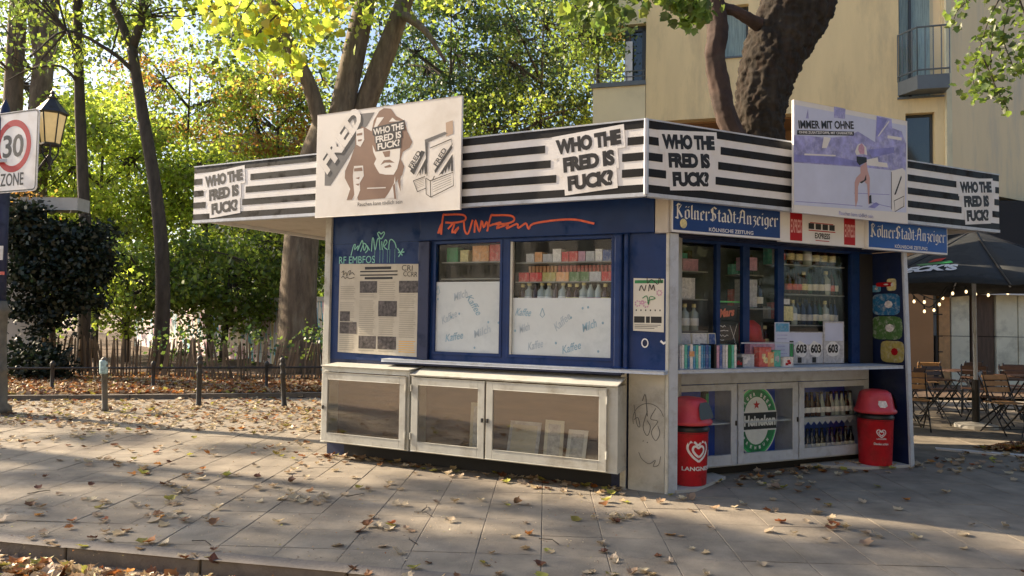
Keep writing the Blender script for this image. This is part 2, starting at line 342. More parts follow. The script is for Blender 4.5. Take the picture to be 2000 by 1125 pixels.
DM = [leafmat('dry leaf pale tan', (.42, .31, .19), .2, .3, 1.1), leafmat('dry leaf orange', (.42, .16, .04), .25, .3, 1.1), leafmat('dry leaf brown', (.17, .075, .03), .15, .35, 1.1), leafmat('dry leaf cream', (.50, .41, .28), .25, .25, 1.1), leafmat('dry leaf yellow green', (.36, .33, .07), .3, .3, 1.1)]

# ------------------------------------------------------------------ leaf clouds
T_RH = (np.array([(0, 0, 0), (.34, .5, .07), (0, 1.0, 0), (-.34, .5, .07)]), [(0, 1, 2, 3)])
def maple(r):
    pts = [(0, 0, 0)]; spec = [(-.28, .02), (-.50, .16), (-.42, .33), (-.62, .58), (-.37, .58), (-.27, .78), (0, 1.02), (.27, .78), (.37, .58), (.62, .58), (.42, .33), (.50, .16), (.28, .02)]
    v = [(x, y, .16*abs(x)+.10*y*y*r) for x, y in spec]; c = (0, .38, -.03)
    vs = [(0, 0, 0)]+v+[c]; n = len(v)+1
    fs = [(i, (i+1) % n, n) for i in range(n)]
    return (np.array(vs), fs)
T_MP = maple(1.)
def rotmats(n, tilt=None):
    q = rng.normal(size=(n, 4)); q /= np.linalg.norm(q, axis=1)[:, None]; w, x, y, z = q.T
    R = np.empty((n, 3, 3)); R[:, 0, 0] = 1-2*(y*y+z*z); R[:, 0, 1] = 2*(x*y-z*w); R[:, 0, 2] = 2*(x*z+y*w); R[:, 1, 0] = 2*(x*y+z*w); R[:, 1, 1] = 1-2*(x*x+z*z)
    R[:, 1, 2] = 2*(y*z-x*w); R[:, 2, 0] = 2*(x*z-y*w); R[:, 2, 1] = 2*(y*z+x*w); R[:, 2, 2] = 1-2*(x*x+y*y)
    if tilt is not None:
        a = rng.uniform(0, 2*pi, n); b = rng.normal(0, tilt, n); g = rng.normal(0, tilt, n)
        ca, sa, cb, sb, cg, sg = np.cos(a), np.sin(a), np.cos(b), np.sin(b), np.cos(g), np.sin(g)
        Rz = np.zeros((n, 3, 3)); Rz[:, 0, 0] = ca; Rz[:, 0, 1] = -sa; Rz[:, 1, 0] = sa; Rz[:, 1, 1] = ca; Rz[:, 2, 2] = 1
        Rx = np.zeros((n, 3, 3)); Rx[:, 0, 0] = 1; Rx[:, 1, 1] = cb; Rx[:, 1, 2] = -sb; Rx[:, 2, 1] = sb; Rx[:, 2, 2] = cb
        Ry = np.zeros((n, 3, 3)); Ry[:, 1, 1] = 1; Ry[:, 0, 0] = cg; Ry[:, 0, 2] = sg; Ry[:, 2, 0] = -sg; Ry[:, 2, 2] = cg
        R = Rz@Rx@Ry
    return R
def leaf_mesh(name, C, S, mi, mats, tmpl=T_RH, tilt=None, loc=(0, 0, 0)):
    V, F = tmpl; n = len(C); R = rotmats(n, tilt); k = len(V)
    P = np.einsum('nij,kj->nki', R, V)*S[:, None, None]+C[:, None, :]-np.array(loc)
    me = bpy.data.meshes.new(name); me.vertices.add(n*k); me.vertices.foreach_set('co', P.reshape(-1).astype(np.float32))
    fl = np.concatenate([np.array(f) for f in F]); ln = np.array([len(f) for f in F]); nl = len(fl)
    loops = (fl[None, :]+(np.arange(n)*k)[:, None]).reshape(-1); me.loops.add(n*nl); me.loops.foreach_set('vertex_index', loops.astype(np.int32))
    tot = np.tile(ln, n); st = np.concatenate([[0], np.cumsum(tot)[:-1]]); me.polygons.add(n*len(F)); me.polygons.foreach_set('loop_start', st.astype(np.int32))
    me.polygons.foreach_set('loop_total', tot.astype(np.int32)); me.polygons.foreach_set('material_index', np.repeat(mi, len(F)).astype(np.int32))
    for m in mats: me.materials.append(m)
    me.update(calc_edges=True); me.validate(); return me
def cloud(clumps, per, spread, nm, bias=None):
    """clumps: (n,3) centres -> leaves in loose flattened balls; material by clump"""
    C = []; mi = []
    for c in clumps:
        k = max(4, int(per*rng.uniform(.5, 1.5))); d = rng.normal(size=(k, 3))*spread*rng.uniform(.6, 1.3)*np.array([1, 1, .6]); C.append(c+d)
        b = rng.integers(0, nm); mm = np.where(rng.random(k) < .7, b, rng.integers(0, nm, k)); mi.append(mm)
    return np.concatenate(C), np.concatenate(mi)
def ellips(c, r, n, shell=.35):
    d = rng.normal(size=(n, 3)); d /= np.linalg.norm(d, axis=1)[:, None]; q = rng.uniform(shell, 1, n)**.6
    return np.array(c)+d*q[:, None]*np.array(r)
def tree(name, label, limbs, blobs, mats, bark, leaf=.12, per=40, spread=.35, group=None, tmpl=T_RH, rough=.06, cat='tree', twigs=True):
    """limbs: list of (points, radii); blobs: list of (centre, radii, clumps)"""
    base = Vector(limbs[0][0][0]) if limbs else Vector(blobs[0][0]); t = thing(name, base, label, cat, group)
    if limbs:
        mb = MB(); tube(mb, limbs[0][0], limbs[0][1], 14, 0, rough, smooth=5, seed=len(name)+len(limbs)); part('trunk', mb, bark, t, smooth=True)
        for k, (p, r) in enumerate(limbs[1:]):
            mb = MB(); tube(mb, p, r, 9, 0, rough, smooth=4, seed=k); part('limb', mb, bark, t, smooth=True)
    if blobs:
        cl = np.concatenate([ellips(c, r, n) for c, r, n in blobs]); C, mi = cloud(cl, per, spread, len(mats))
        S = leaf*rng.uniform(.6, 1.3, len(C)); me = leaf_mesh('crown', C, S, mi, mats, tmpl)
        o = bpy.data.objects.new('crown', me); col.objects.link(o); o.parent = t; o.matrix_parent_inverse = Matrix.Translation(-base)
        if twigs and limbs:
            mb = MB(); tips = [Vector(p[-1]) for p, _ in limbs]+[Vector(p[len(p)//2]) for p, _ in limbs]; sel = cl[rng.permutation(len(cl))[:min(60, len(cl))]]
            for c in sel:
                c = Vector(c); s = min(tips, key=lambda q: (q-c).length); mid = (s+c)/2+Vector(rng.normal(size=3)*.25)
                if (s-c).length < 7: tube(mb, [s, mid, c], [.03, .018, .007], 4, cap=False)
            if mb.v: part('twigs', mb, bark, t, kind='stuff')
    return t

# ================================================================== THE GROUND
def kerb_y(x): return 4.49-.2*x+.004*(x+1)**2 if x < 8 else 3.2          # front kerb line (street side)
def bed_y(x): return 13.3+.24*(x+8.8) if x < 2 else 15.9                   # rear kerb of the planted bed
mb = MB(); mb.add([(-250, -120, -.10), (250, -120, -.10), (250, 400, -.10), (-250, 400, -.10)], [(0, 1, 2, 3)])
tag(part('road', mb, M['road']), kind='structure')
# sub base of pavement
mb = MB(); xs = [-26+i for i in range(66)]
for x0, x1 in zip(xs[:-1], xs[1:]): mb.add([(x0, kerb_y(x0)+.14, -.004), (x1, kerb_y(x1)+.14, -.004), (x1, bed_y(x1), -.004), (x0, bed_y(x0), -.004)], [(0, 1, 2, 3)])
pave = tag(part('pavement', mb, M['joint']), kind='structure')
# slabs
S = .445; RA = radians(-2.6); ca, sa = cos(RA), sin(RA); slabs = []; edge = []
for i in range(-46, 34):
    for j in range(-4, 36):
        u, v = (i+.5*0)*S, 4+j*S; x = u*ca-v*sa*-1*-1 if False else u*ca - (v-5)*sa; y = u*sa+(v-5)*ca+5
        if x < -17 or x > 13: continue
        if y-S/2 < kerb_y(x)+.17 or y+S/2 > bed_y(x)-.01:
            if y+S/2 > kerb_y(x)+.17 and y-S/2 < bed_y(x)-.01: edge.append((x, y))
            continue
        slabs.append((math.hypot(x, y), x, y))
slabs.sort(); mb = MB(); h = S/2-.0025
def slabgeo(mb, x, y, z=0., tl=(0, 0), b=.004):
    def q(dx, dy, dz): return (x+dx*ca-dy*sa, y+dx*sa+dy*ca, z+dz+dx*tl[0]+dy*tl[1])
    vs = [q(-h, -h, -.05), q(h, -h, -.05), q(h, h, -.05), q(-h, h, -.05), q(-h, -h, -b*.6), q(h, -h, -b*.6), q(h, h, -b*.6), q(-h, h, -b*.6), q(-h+b, -h+b, 0), q(h-b, -h+b, 0), q(h-b, h-b, 0), q(-h+b, h-b, 0)]
    mb.add(vs, [(0, 1, 5, 4), (1, 2, 6, 5), (2, 3, 7, 6), (3, 0, 4, 7), (4, 5, 9, 8), (5, 6, 10, 9), (6, 7, 11, 10), (7, 4, 8, 11), (8, 9, 10, 11)])
def in_view(x, y): 
    return abs(x)/max(y, .1) < .74 and y > 3.2
front = [s for s in slabs if in_view(s[1], s[2])][:300]; fs_ = set(front); smb = MB(); slabgeo(smb, 0, 0); sme = None
for s in front:
    if sme is None: sme = mesh_from(smb, 'paving_slab', M['slab'])
    o = bpy.data.objects.new('paving_slab', sme); col.objects.link(o); o.parent = pave; o.location = (s[1], s[2], random.gauss(0, .0012)); o.rotation_euler = (random.gauss(0, .003), random.gauss(0, .003), 0)
mb = MB()
for s in slabs:
    if s not in fs_: slabgeo(mb, s[1], s[2], random.gauss(0, .0012), (random.gauss(0, .003), random.gauss(0, .003)))
part('distant_slabs', mb, M['slab'], pave, kind='stuff')
mb = MB()
def clip(poly, fn, sgn):
    out = []
    for i in range(len(poly)):
        p, q = poly[i], poly[(i+1) % len(poly)]; dp, dq = sgn*(p[1]-fn(p[0])), sgn*(q[1]-fn(q[0]))
        if dp >= 0: out.append(p)
        if dp*dq < 0: t = dp/(dp-dq); out.append((p[0]+(q[0]-p[0])*t, p[1]+(q[1]-p[1])*t))
    return out
for x, y in edge:
    q = [(x+dx*ca-dy*sa, y+dx*sa+dy*ca) for dx, dy in ((-h, -h), (h, -h), (h, h), (-h, h))]
    q = clip(q, lambda t: kerb_y(t)+.145, 1)
    if len(q) > 2: q = clip(q, lambda t: bed_y(t)-.005, -1)
    if len(q) > 2: n = len(q); mb.add([(a, b, -.002) for a, b in q]+[(a, b, -.04) for a, b in q], [tuple(range(n))]+[(i, i+n, (i+1) % n+n, (i+1) % n) for i in range(n)])
part('cut_slabs', mb, M['slab'], pave, kind='stuff')
# kerbs
def kerb(name, fn, x0, x1, w, ztop, zbot, sgn, step=1.0, kind='structure', mat_=None):
    root = MB(); p = []; x = x0
    while x < x1: p.append(x); x += step
    mb = MB(); mb.add([(x0, fn(x0)+w*.2, zbot), (x1, fn(x1)+w*.2, zbot), (x1, fn(x1)+w*.8, zbot), (x0, fn(x0)+w*.8, zbot)], [(0, 1, 2, 3)])
    r = tag(part(name, mb, M['joint']), kind=kind)
    for a, b in zip(p[:-1], p[1:]):
        A, B = Vector((a+.006, fn(a), 0)), Vector((b-.006, fn(b), 0)); d = (B-A); L = d.length; k = MB(); bx(k, 0, L, 0, w, zbot, ztop)
        me = mesh_from(k, 'kerb_stone', mat_ or M['kerb']); o = bpy.data.objects.new('kerb_stone', me); col.objects.link(o); o.parent = r; o.location = (A.x, A.y, random.gauss(0, .003)); o.rotation_euler.z = atan2(d.y, d.x)
        bv = o.modifiers.new('b', 'BEVEL'); bv.width = .012; bv.segments = 2
    return r
kerb('front_kerb', kerb_y, -9, 6, .14, .003, -.18, 1)
kerb('bed_kerb', bed_y, -13, -1, .1, .09, -.1, 1)
# planted bed with leaf litter and uneven soil behind
mb = MB(); nx, ny = 60, 40
for j in range(ny+1):
    for i in range(nx+1):
        x = -34+i*(60/nx); y0 = bed_y(x)+.1; y = y0+(j/ny)**1.6*70; z = .06+.05*sin(x*1.3+y)*cos(y*.9-x*.3)*min(1, j/3)+(.0 if j else -.01)
        mb.v.append((x, y, z))
for j in range(ny):
    for i in range(nx): a = j*(nx+1)+i; mb.f.append((a, a+1, a+nx+2, a+nx+1)); mb.m.append(0)
soil = tag(part('planted_bed', mb, M['soil'], smooth=True), kind='structure')

# ================================================================== THE KIOSK
K0 = (1.471, 6.925, 0)
L = Fr(K0, (.898, -.44)); R = Fr(K0, (.9013, .4332))
kiosk = thing('kiosk', K0, 'blue and white newspaper kiosk with striped fascia around its flat roof', 'kiosk')
KP = lambda n, mb, m, par=None, **k: part(n, mb, m, par if par is not None else kiosk, **k)
# plan of the body and roof
CL = L.p(-5.87, .38, 0); CC = L.p(-.125, .38, 0); CR = R.p(4.79, .13, 0); BL = CL-L.n*3.1; BR = CR-R.n*3.1
back = [BR, BL]
plan = [CL, CC, CR, BR, BL]
mb = MB()
def prismz(mb, pts, z0, z1, mi=0):
    n = len(pts); mb.add([(p[0], p[1], z0) for p in pts]+[(p[0], p[1], z1) for p in pts], [tuple(range(n))[::-1], tuple(range(n, 2*n))]+[(i, (i+1) % n, (i+1) % n+n, i+n) for i in range(n)], mi)
ins = lambda P, c, k: [p+(c-p).normalized()*k for p in P]
cen = sum(plan, Vector())/5
prismz(mb, ins(plan, cen, .06), 2.79, 2.85, 0); prismz(mb, ins(plan, cen, .08), 3.20, 3.26, 1); KP('roof_slab', mb, [M['soffit'], M['roof']])
# fascia boards
def fascia(fr, a0, a1, o, tone, sheets, black_frame=True):
    mb = MB(); fr.box(mb, a0, a1, o-.05, o, 2.75, 3.41, 0); f = KP('fascia_board', mb, [M['signw']])
    s = MB(); per = (.66-.074)/4
    for k in range(5):
        z = 2.75+k*per; segs = [(a0, a1)]
        if 0 < k < 4:
            for sh in sheets:
                new = []
                c0, c1 = sh['cut'][k-1]
                for u, v in segs:
                    if c1 <= u or c0 >= v: new.append((u, v))
                    else:
                        if u < c0: new.append((u, c0))
                        if c1 < v: new.append((c1, v))
                segs = new
        for u, v in segs: fr.box(s, u, v, o+.0005, o+.003, z+(.001 if k == 0 else 0), z+.074-(.001 if k == 4 else 0))
    KP('stripes', s, M['signb'], f, kind='stuff')
    e = MB()
    for z0, z1 in ((2.715, 2.75), (3.41, 3.425)): fr.box(e, a0-.004, a1+.004, o-.06, o+.008, z0+.0, z1-.0005)
    KP('edge_trim', e, M['alu'], f)
    for sh in sheets:
        t = MB(); c0, z0, rot, w = sh['ca'], sh['cz'], sh['rot'], sh['w']; lines = sh['lines']; b = MB()
        for (s_, dx, dz, ww, hh) in lines:
            X = lambda a, z: (c0+a*cos(rot)-z*sin(rot), z0+a*sin(rot)+z*cos(rot))
            m_ = .035; pts = [X(dx-ww/2-m_, dz-hh/2-m_), X(dx+ww/2+m_, dz-hh/2-m_), X(dx+ww/2+m_, dz+hh/2+m_), X(dx-ww/2-m_, dz+hh/2+m_)]
            fr.prism(b, pts, o+.0032, o+.0042+.0004*lines.index((s_, dx, dz, ww, hh)))
            cx, cz = X(dx, dz); text(t, fr, s_, cx-ww/2, cx+ww/2, cz-hh/2, cz+hh/2, o+.0062, bold=.07, rot=rot, sp=.95)
        sheet = KP('poster_sheet', b, M['signw'], f); KP('lettering', t, M['ink'], f)
    return f
LN = lambda s=1.: [('WHO THE', 0, .185*s, .66*s, .15*s), ('FRED IS', -.005, 0, .52*s, .15*s), ('FUCK?', -.0, -.185*s, .46*s, .15*s)]
cutf = lambda c, n: [(c-n*1.0, c+n*.82), (c-n*1.0, c+n*.9), (c-n*1.0, c+n*1.0)]
fascia(L, -5.87, -.125, .38, 0, [dict(ca=-.67, cz=3.075, rot=radians(4.5), w=.7, lines=LN(.98), cut=[(-1.0, -.35), (-1.06, -.35), (-1.12, -.30)]),
                                 dict(ca=-5.35, cz=3.065, rot=radians(5), w=.7, lines=LN(.95), cut=[(-5.66, -5.05), (-5.70, -5.0), (-5.73, -4.93)])])
fascia(R, -.365, 4.79, .13, 0, [dict(ca=.12, cz=3.09, rot=radians(5), w=.7, lines=LN(.93), cut=[(-.15, .43), (-.19, .46), (-.23, .49)]),
                               dict(ca=4.36, cz=3.06, rot=radians(5.5), w=.7, lines=LN(.9), cut=[(4.08, 4.66), (4.04, 4.70), (3.99, 4.72)])])
mb = MB(); tube(mb, [CC+Vector((0, 0, 2.73)), CC+Vector((0, 0, 3.42))], .022, 6); KP('corner_bead', mb, M['alu'])
# back and end fascias (out of the photo's sight but there)
for P, Q in ((CR, BR), (BR, BL), (BL, CL)):
    d = (Q-P); fr = Fr(P, (d.x, d.y)); mb = MB(); fr.box(mb, 0.06, d.length-.06, -.05, 0, 2.75, 3.41); KP('rear_fascia', mb, M['signw'])
# left-hand facade wall with two window openings
W1 = (-2.59, -1.75, 1.2, 2.42); W2 = (-1.69, -.54, 1.2, 2.42)
mb = MB(); L.holes(mb, -4.0, -.12, 1.1, 2.43, [W1, W2], -.08, 0); KP('wall', mb, M['blue'])
mb = MB(); L.box(mb, -4.0, -.40, -.08, -.002, .0, 1.1); KP('lower_wall', mb, M['navy'])
mb = MB(); L.box(mb, -2.76, -.14, -.05, .03, 2.43, 2.79); KP('fascia_band', mb, M['blue'], bevel=.006); mb = MB(); L.box(mb, -3.985, -2.762, -.05, .002, 2.432, 2.79); KP('upper_panel', mb, M['blue'])
mb = MB()
L.box(mb, -.13, -.003, -.1, .045, 2.42, 2.76); KP('sign_end', mb, M['soffit'], bevel=.005)
for a0, a1, m_ in ((-4.07, -3.985, 'grey'),):
    mb = MB(); L.box(mb, a0, a1, -.09, .035, .18, 2.75); KP('post', mb, M[m_], bevel=.006)
mb = MB(); L.box(mb, -2.76, -2.62, .002, .05, 1.14, 2.42); KP('post', mb, M['navy'], bevel=.008, label='dark navy post between newspaper poster and window')
mb = MB(); L.box(mb, -.53, -.45, .002, .055, 1.14, 2.425); KP('post', mb, M['blue'], bevel=.02, label='glossy blue rounded window post'); mb = MB(); L.box(mb, -.435, -.39, .002, .04, 1.14, 2.425); KP('post', mb, M['blue'], bevel=.016)
mb = MB(); L.box(mb, -.385, -.035, -.06, .003, .0, 1.1); KP('side_panel', mb, M['panelw'], bevel=.004)
mb = MB(); L.box(mb, -.46, -.40, .0, .03, .0, 1.1); KP('downpipe', mb, M['grey'], bevel=.012)
mb = MB(); L.box(mb, -.12, -.003, -.08, .001, 1.1, 2.42); KP('corner_wall', mb, M['blue'])
mb = MB(); L.box(mb, -.03, .0, -.5, .02, 0, 2.42); KP('post', mb, M['grey'], bevel=.004)
for (a0, a1, z0, z1), zf, lab in ((W1, 1.98, 'narrow window with white film on its lower part'), (W2, 1.81, 'wide window with white film on its lower half')):
    mb = MB(); t = .03
    for q in ((a0, a0+t, z0, z1), (a1-t, a1, z0, z1), (a0+t, a1-t, z0, z0+t), (a0+t, a1-t, z1-t, z1)): L.box(mb, q[0], q[1], -.05, .008, q[2], q[3])
    w = KP('window', mb, M['blue'], bevel=.003, label=lab)
    if a1-a0 > 1: mb = MB(); L.box(mb, a0+.03, a0+.055, -.045, .004, z0+.03, z1-.03); KP('inner_frame', mb, M['grey'], w)
    mb = MB(); L.box(mb, a0+t, a1-t, -.034, -.030, z0+t, z1-t); KP('pane', mb, M['glass'], w)
    mb = MB(); L.box(mb, a0+t-.01, a1-.012, -.02, -.016, z0+.02, zf); fl = KP('film', mb, M['film'], w)
    p1 = MB(); p2 = MB(); rr = random.Random(3 if a1-a0 < 1 else 5); Wd = a1-a0
    if Wd < 1:
        wd = [('Kaffee', .60, .68, .28, -.95, 0), ('Kaffee', .24, .52, .24, .45, 1), ('Milch', .40, .82, .2, .3, 1), ('Kaffee', .32, .25, .26, .2, 0), ('Milch', .72, .33, .24, .35, 1)]
    else:
        wd = [('Kaffee', .16, .76, .2, -.05, 0), ('Milch', .17, .50, .14, .35, 1), ('Kaffee', .53, .62, .24, .7, 1), ('Milch', .78, .56, .18, .4, 0), ('Kaffee', .28, .22, .2, .25, 1), ('Kaffee', .62, .2, .24, .3, 0)]
    for s_, u, v, ww, rt, k in wd:
        ww *= .85; ca_, cz_ = a0+u*Wd, z0+v*(zf-z0); text(p2 if k else p1, L, s_, ca_-ww/2, ca_+ww/2, cz_-.04, cz_+.04, -.0145, bold=.01, rot=rt, shear=.3)
    for k in range(7):
        u, v = rr.random()*.9+.05, rr.random()*.85+.05; c_ = (a0+u*Wd, z0+v*(zf-z0)); L.poly(p1, [(c_[0]+.012*cos(q), c_[1]+.014*sin(q)) for q in np.linspace(0, 6.28, 8)[:-1]], -.0142)
    u, v = (.06, .88) if Wd < 1 else (.34, .75); c_ = (a0+u*Wd, z0+v*(zf-z0)); L.ribbon(p1, [(c_[0], c_[1]+.05), (c_[0]-.025, c_[1]-.02), (c_[0], c_[1]-.045), (c_[0]+.025, c_[1]-.02), (c_[0], c_[1]+.05)], .008, -.014)
    KP('printed_words', p1, M['inkblue'], fl); KP('printed_words', p2, M['inkblue2'], fl)
# wall graffiti (marker and spray lettering)
g = MB(); w_ = .014; zz = [0]
def gr(pts, w=w_, tgt=None, o=.034, fr=L):
    zz[0] += 1; fr.ribbon(tgt if tgt is not None else g, [tuple(p)[:2] for p in smooth_curve([(*p, 0) for p in pts], 4)], w, o+zz[0]*.00012)
gx = lambda px: -2.50+(px-790)/(1850-790)*1.78          # sketch units of the tag
gz = lambda py: 2.72-(py)/170*.245
for pts in ([(775, 150), (800, 80), (790, 150)], [(800, 160), (812, 20), (830, 12), (960, 20), (975, 60), (900, 75), (830, 70)], [(850, 120), (900, 70), (880, 150), (930, 110), (900, 155)], [(965, 60), (975, 140), (1000, 158), (1030, 60)], [(1045, 155), (1050, 65), (1080, 150), (1095, 70), (1110, 120), (1130, 80), (1140, 120)],
            [(1135, 150), (1160, 40), (1180, 35), (1300, 45), (1320, 80), (1270, 100), (1170, 100)], [(1150, 110), (1230, 90), (1200, 130), (1280, 105), (1270, 135), (1340, 105), (1350, 135), (1400, 105), (1420, 145), (1450, 110), (1600, 92), (1720, 95), (1840, 128)]):
    gr([(gx(x), gz(y)) for x, y in pts], .021)
KP('graffiti', g, M['orange'])
g = MB(); hx = lambda px: -3.90+(px-10)/(600)*1.02; hz = lambda py: 2.60-(py-60)/300*.42
def H(pts, w=.013): gr([(hx(x), hz(y)) for x, y in pts], w, g, .004)
H([(340, 100), (350, 95), (365, 110), (385, 95), (392, 110), (365, 150), (338, 110), (340, 100)])
H([(290, 250), (295, 150), (305, 150), (320, 240), (335, 160), (350, 150), (360, 240)]); H([(372, 170), (378, 240)]); H([(390, 215), (415, 180), (400, 160), (388, 210), (420, 240)]); H([(430, 240), (435, 170), (455, 160), (480, 190), (490, 230)])
for x in (318, 360, 385, 420, 440, 480): H([(x, 235), (x, 345)], .004)
H([(120, 280), (140, 200), (155, 190), (150, 230), (180, 200), (175, 240), (200, 180), (215, 160), (230, 240), (250, 200), (275, 240)]); H([(200, 250), (230, 180), (260, 230), (240, 260)])
text(g, L, 'RF EMBFOS', hx(20), hx(320), hz(345), hz(285), .0048, bold=-.0); H([(500, 230), (540, 290)]); H([(545, 235), (510, 300)]); H([(505, 265), (555, 262)])
KP('graffiti', g, M['teal'])
# newspaper-page poster (glass case sheet)
P0, P1, Z0, Z1 = -3.87, -2.77, 1.18, 2.20
mb = MB(); L.prism(mb, [(P0, Z0), (P1, Z0-.02), (P1+.02, Z1-.02), (P0, Z1)], .004, .008); po = solo('poster', mb, M['paper2'], L.p(P0, 0, Z0), 'large yellowed newspaper sheet with photo blocks on the blue wall, left of the windows', 'poster'); LOCS[po.name] = L.p(P0, 0, Z0)
t = MB(); cw = (P1-P0)/4; rr = random.Random(2); ph = MB(); yl = MB()
PX = lambda u: P0+u*(P1-P0)
PZ = lambda v: Z1-v*(Z1-Z0)
for c in range(4):
    n = 34
    for k in range(n):
        v = .21+k*.78/n
        if rr.random() < .93: L.quad(yl if (c == 3 and v > .82) else t, PX(c*.25+.02), PX(c*.25+.02+.2*rr.uniform(.85, 1)), PZ(v+.008), PZ(v), .0092)
KP('text_lines', t, mat('grey newsprint type', (.36, .33, .27), .8), po); KP('text_lines', yl, mat('orange highlighted type', (.75, .42, .08), .8), po)
for u0, v0, u1, v1 in ((.27, .2, .49, .33), (.76, .2, 1.0, .33), (.51, .42, .74, .59), (.02, .66, .24, .79), (.02, .54, .15, .65), (.27, .81, .49, .95), (.51, .81, .74, .95)): ph = MB(); L.quad(ph, PX(u0), PX(u1), PZ(v1), PZ(v0), .0096); KP('photo_block', ph, M['photo'], po)
hd = MB()
for u0, v0, u1, v1 in ((.33, .04, .66, .07), (.27, .085, .74, .10), (.27, .125, .74, .14), (.33, .155, .68, .18)): L.quad(hd, PX(u0), PX(u1), PZ(v1), PZ(v0), .0096)
text(hd, L, 'CRI', PX(.79), PX(.92), PZ(.09), PZ(.03), .0100, bold=0, rot=-.05); text(hd, L, 'CCRR', PX(.81), PX(.98), PZ(.155), PZ(.10), .0100, rot=-.06)
def hand(pts, w=.007, tgt=None): gr([(PX(x), PZ(y)) for x, y in pts], w, tgt if tgt is not None else hd, .0098)
hand([(.03, .1), (.06, .08), (.05, .13), (.09, .10), (.1, .14), (.12, .09), (.15, .08), (.13, .13), (.17, .1), (.2, .13)]); hand([(.03, .16), (.05, .14), (.08, .17), (.1, .15), (.14, .17), (.2, .155)])
KP('headline', hd, M['ink'], po)
# small poster right of the windows
mb = MB(); L.prism(mb, [(-.345, 1.5), (-.05, 1.49), (-.05, 1.99), (-.345, 2.0)], .004, .008); po2 = solo('poster', mb, M['paper'], L.p(-.345, 0, 1.5), 'small event poster with pink rosettes and black marker scrawl, right of the kiosk windows', 'poster'); LOCS[po2.name] = L.p(-.345, 0, 1.5)
t = MB(); pk = MB(); bl = MB(); PX = lambda u: -.345+u*.295; PZ = lambda v: 2.0-v*.505
L.quad(bl, PX(.04), PX(.97), PZ(.1), PZ(.04), .009); 
for cx, cy, r in ((.15, .48, .035), (.42, .5, .035), (.85, .28, .032), (.3, .46, .02)):
    for k in range(7): q = k*.9; L.poly(pk, [(PX(cx)+r*cos(q)*.7+.009*cos(s), PZ(cy)+r*sin(q)*.7+.009*sin(s)) for s in (0, 1, 2, 3, 4, 5)], .009+k*.0001)
gr([(PX(.2), PZ(.24)), (PX(.26), PZ(.14)), (PX(.36), PZ(.24)), (PX(.42), PZ(.13))], .009, t, .0092); gr([(PX(.5), PZ(.25)), (PX(.54), PZ(.12)), (PX(.6), PZ(.22)), (PX(.66), PZ(.13)), (PX(.7), PZ(.24))], .009, t, .0092)
gr([(PX(.45), PZ(-.02)), (PX(.47), PZ(.1)), (PX(.6), PZ(.03)), (PX(.8), PZ(.12)), (PX(.85), PZ(.0)), (PX(.93), PZ(.1))], .008, t, .0092)
gr([(PX(.3), PZ(.38)), (PX(.45), PZ(.34)), (PX(.5), PZ(.5)), (PX(.55), PZ(.35)), (PX(.72), PZ(.38)), (PX(.5), PZ(.42))], .008, bl, .0092)
for k in range(6): L.quad(t, PX(.08+.155*k), PX(.12+.155*k), PZ(.62), PZ(.59), .009)
for a, b in ((.03, .38), (.42, .55), (.58, .93)): L.quad(t, PX(a), PX(b), PZ(.84), PZ(.72), .009)
for k in range(3): L.quad(t, PX(.05), PX(.9-.1*k), PZ(.885+.03*k), PZ(.875+.03*k), .009)
KP('print', t, M['ink'], po2); KP('print', pk, M['c9'], po2); KP('print', bl, M['gdark'], po2)
# scrubbed oval patch and round sticker below it
g = MB(); L.poly(g, [(-.23+.035*cos(q), 1.385+.045*sin(q)) for q in np.linspace(0, 6.28, 16)[:-1]], .0062); k_ = KP('sticker', g, M['signw']); g = MB(); L.poly(g, [(-.23+.024*cos(q), 1.385+.033*sin(q)) for q in np.linspace(0, 6.28, 16)[:-1]], .0068); KP('print', g, M['navy'], k_)
g = MB(); L.ribbon(g, [(-.08, 1.41), (-.05, 1.385), (-.03, 1.40)], .02, .0062); KP('sticker', g, M['signw'])
# graffiti on white lower panel
g = MB(); Q = lambda pts, w=.006: gr(pts, w, g, .0045)
Q([(-.34+.15*(1+cos(a)), .66+.16*sin(a)) for a in np.linspace(0.3, 3.4, 9)]); Q([(-.33, .80), (-.30, .62), (-.27, .60), (-.29, .68), (-.33, .66)]); Q([(-.2, .75), (-.24, .6), (-.2, .52), (-.17, .6), (-.2, .66)])
Q([(-.12, .78), (-.17, .68), (-.10, .66), (-.16, .56), (-.12, .48), (-.08, .55), (-.1, .62)]); Q([(-.28, .36), (-.25, .30), (-.18, .26), (-.12, .30), (-.14, .24), (-.09, .26), (-.07, .34)]); Q([(-.25, .84), (-.22, .9), (-.2, .7)], .008); Q([(-.24, .47), (-.235, .465)], .012); Q([(-.2, .46), (-.195, .455)], .012)
KP('graffiti', g, M['greyink'])
# counter shelf on the left facade
mb = MB(); L.box(mb, -3.14, -.005, .0, .16, 1.105, 1.135); c = KP('counter', mb, M['alu'], bevel=.006)
mb = MB(); L.box(mb, -3.12, -.42, .02, .145, 1.085, 1.104); KP('counter_support', mb, M['navy'])
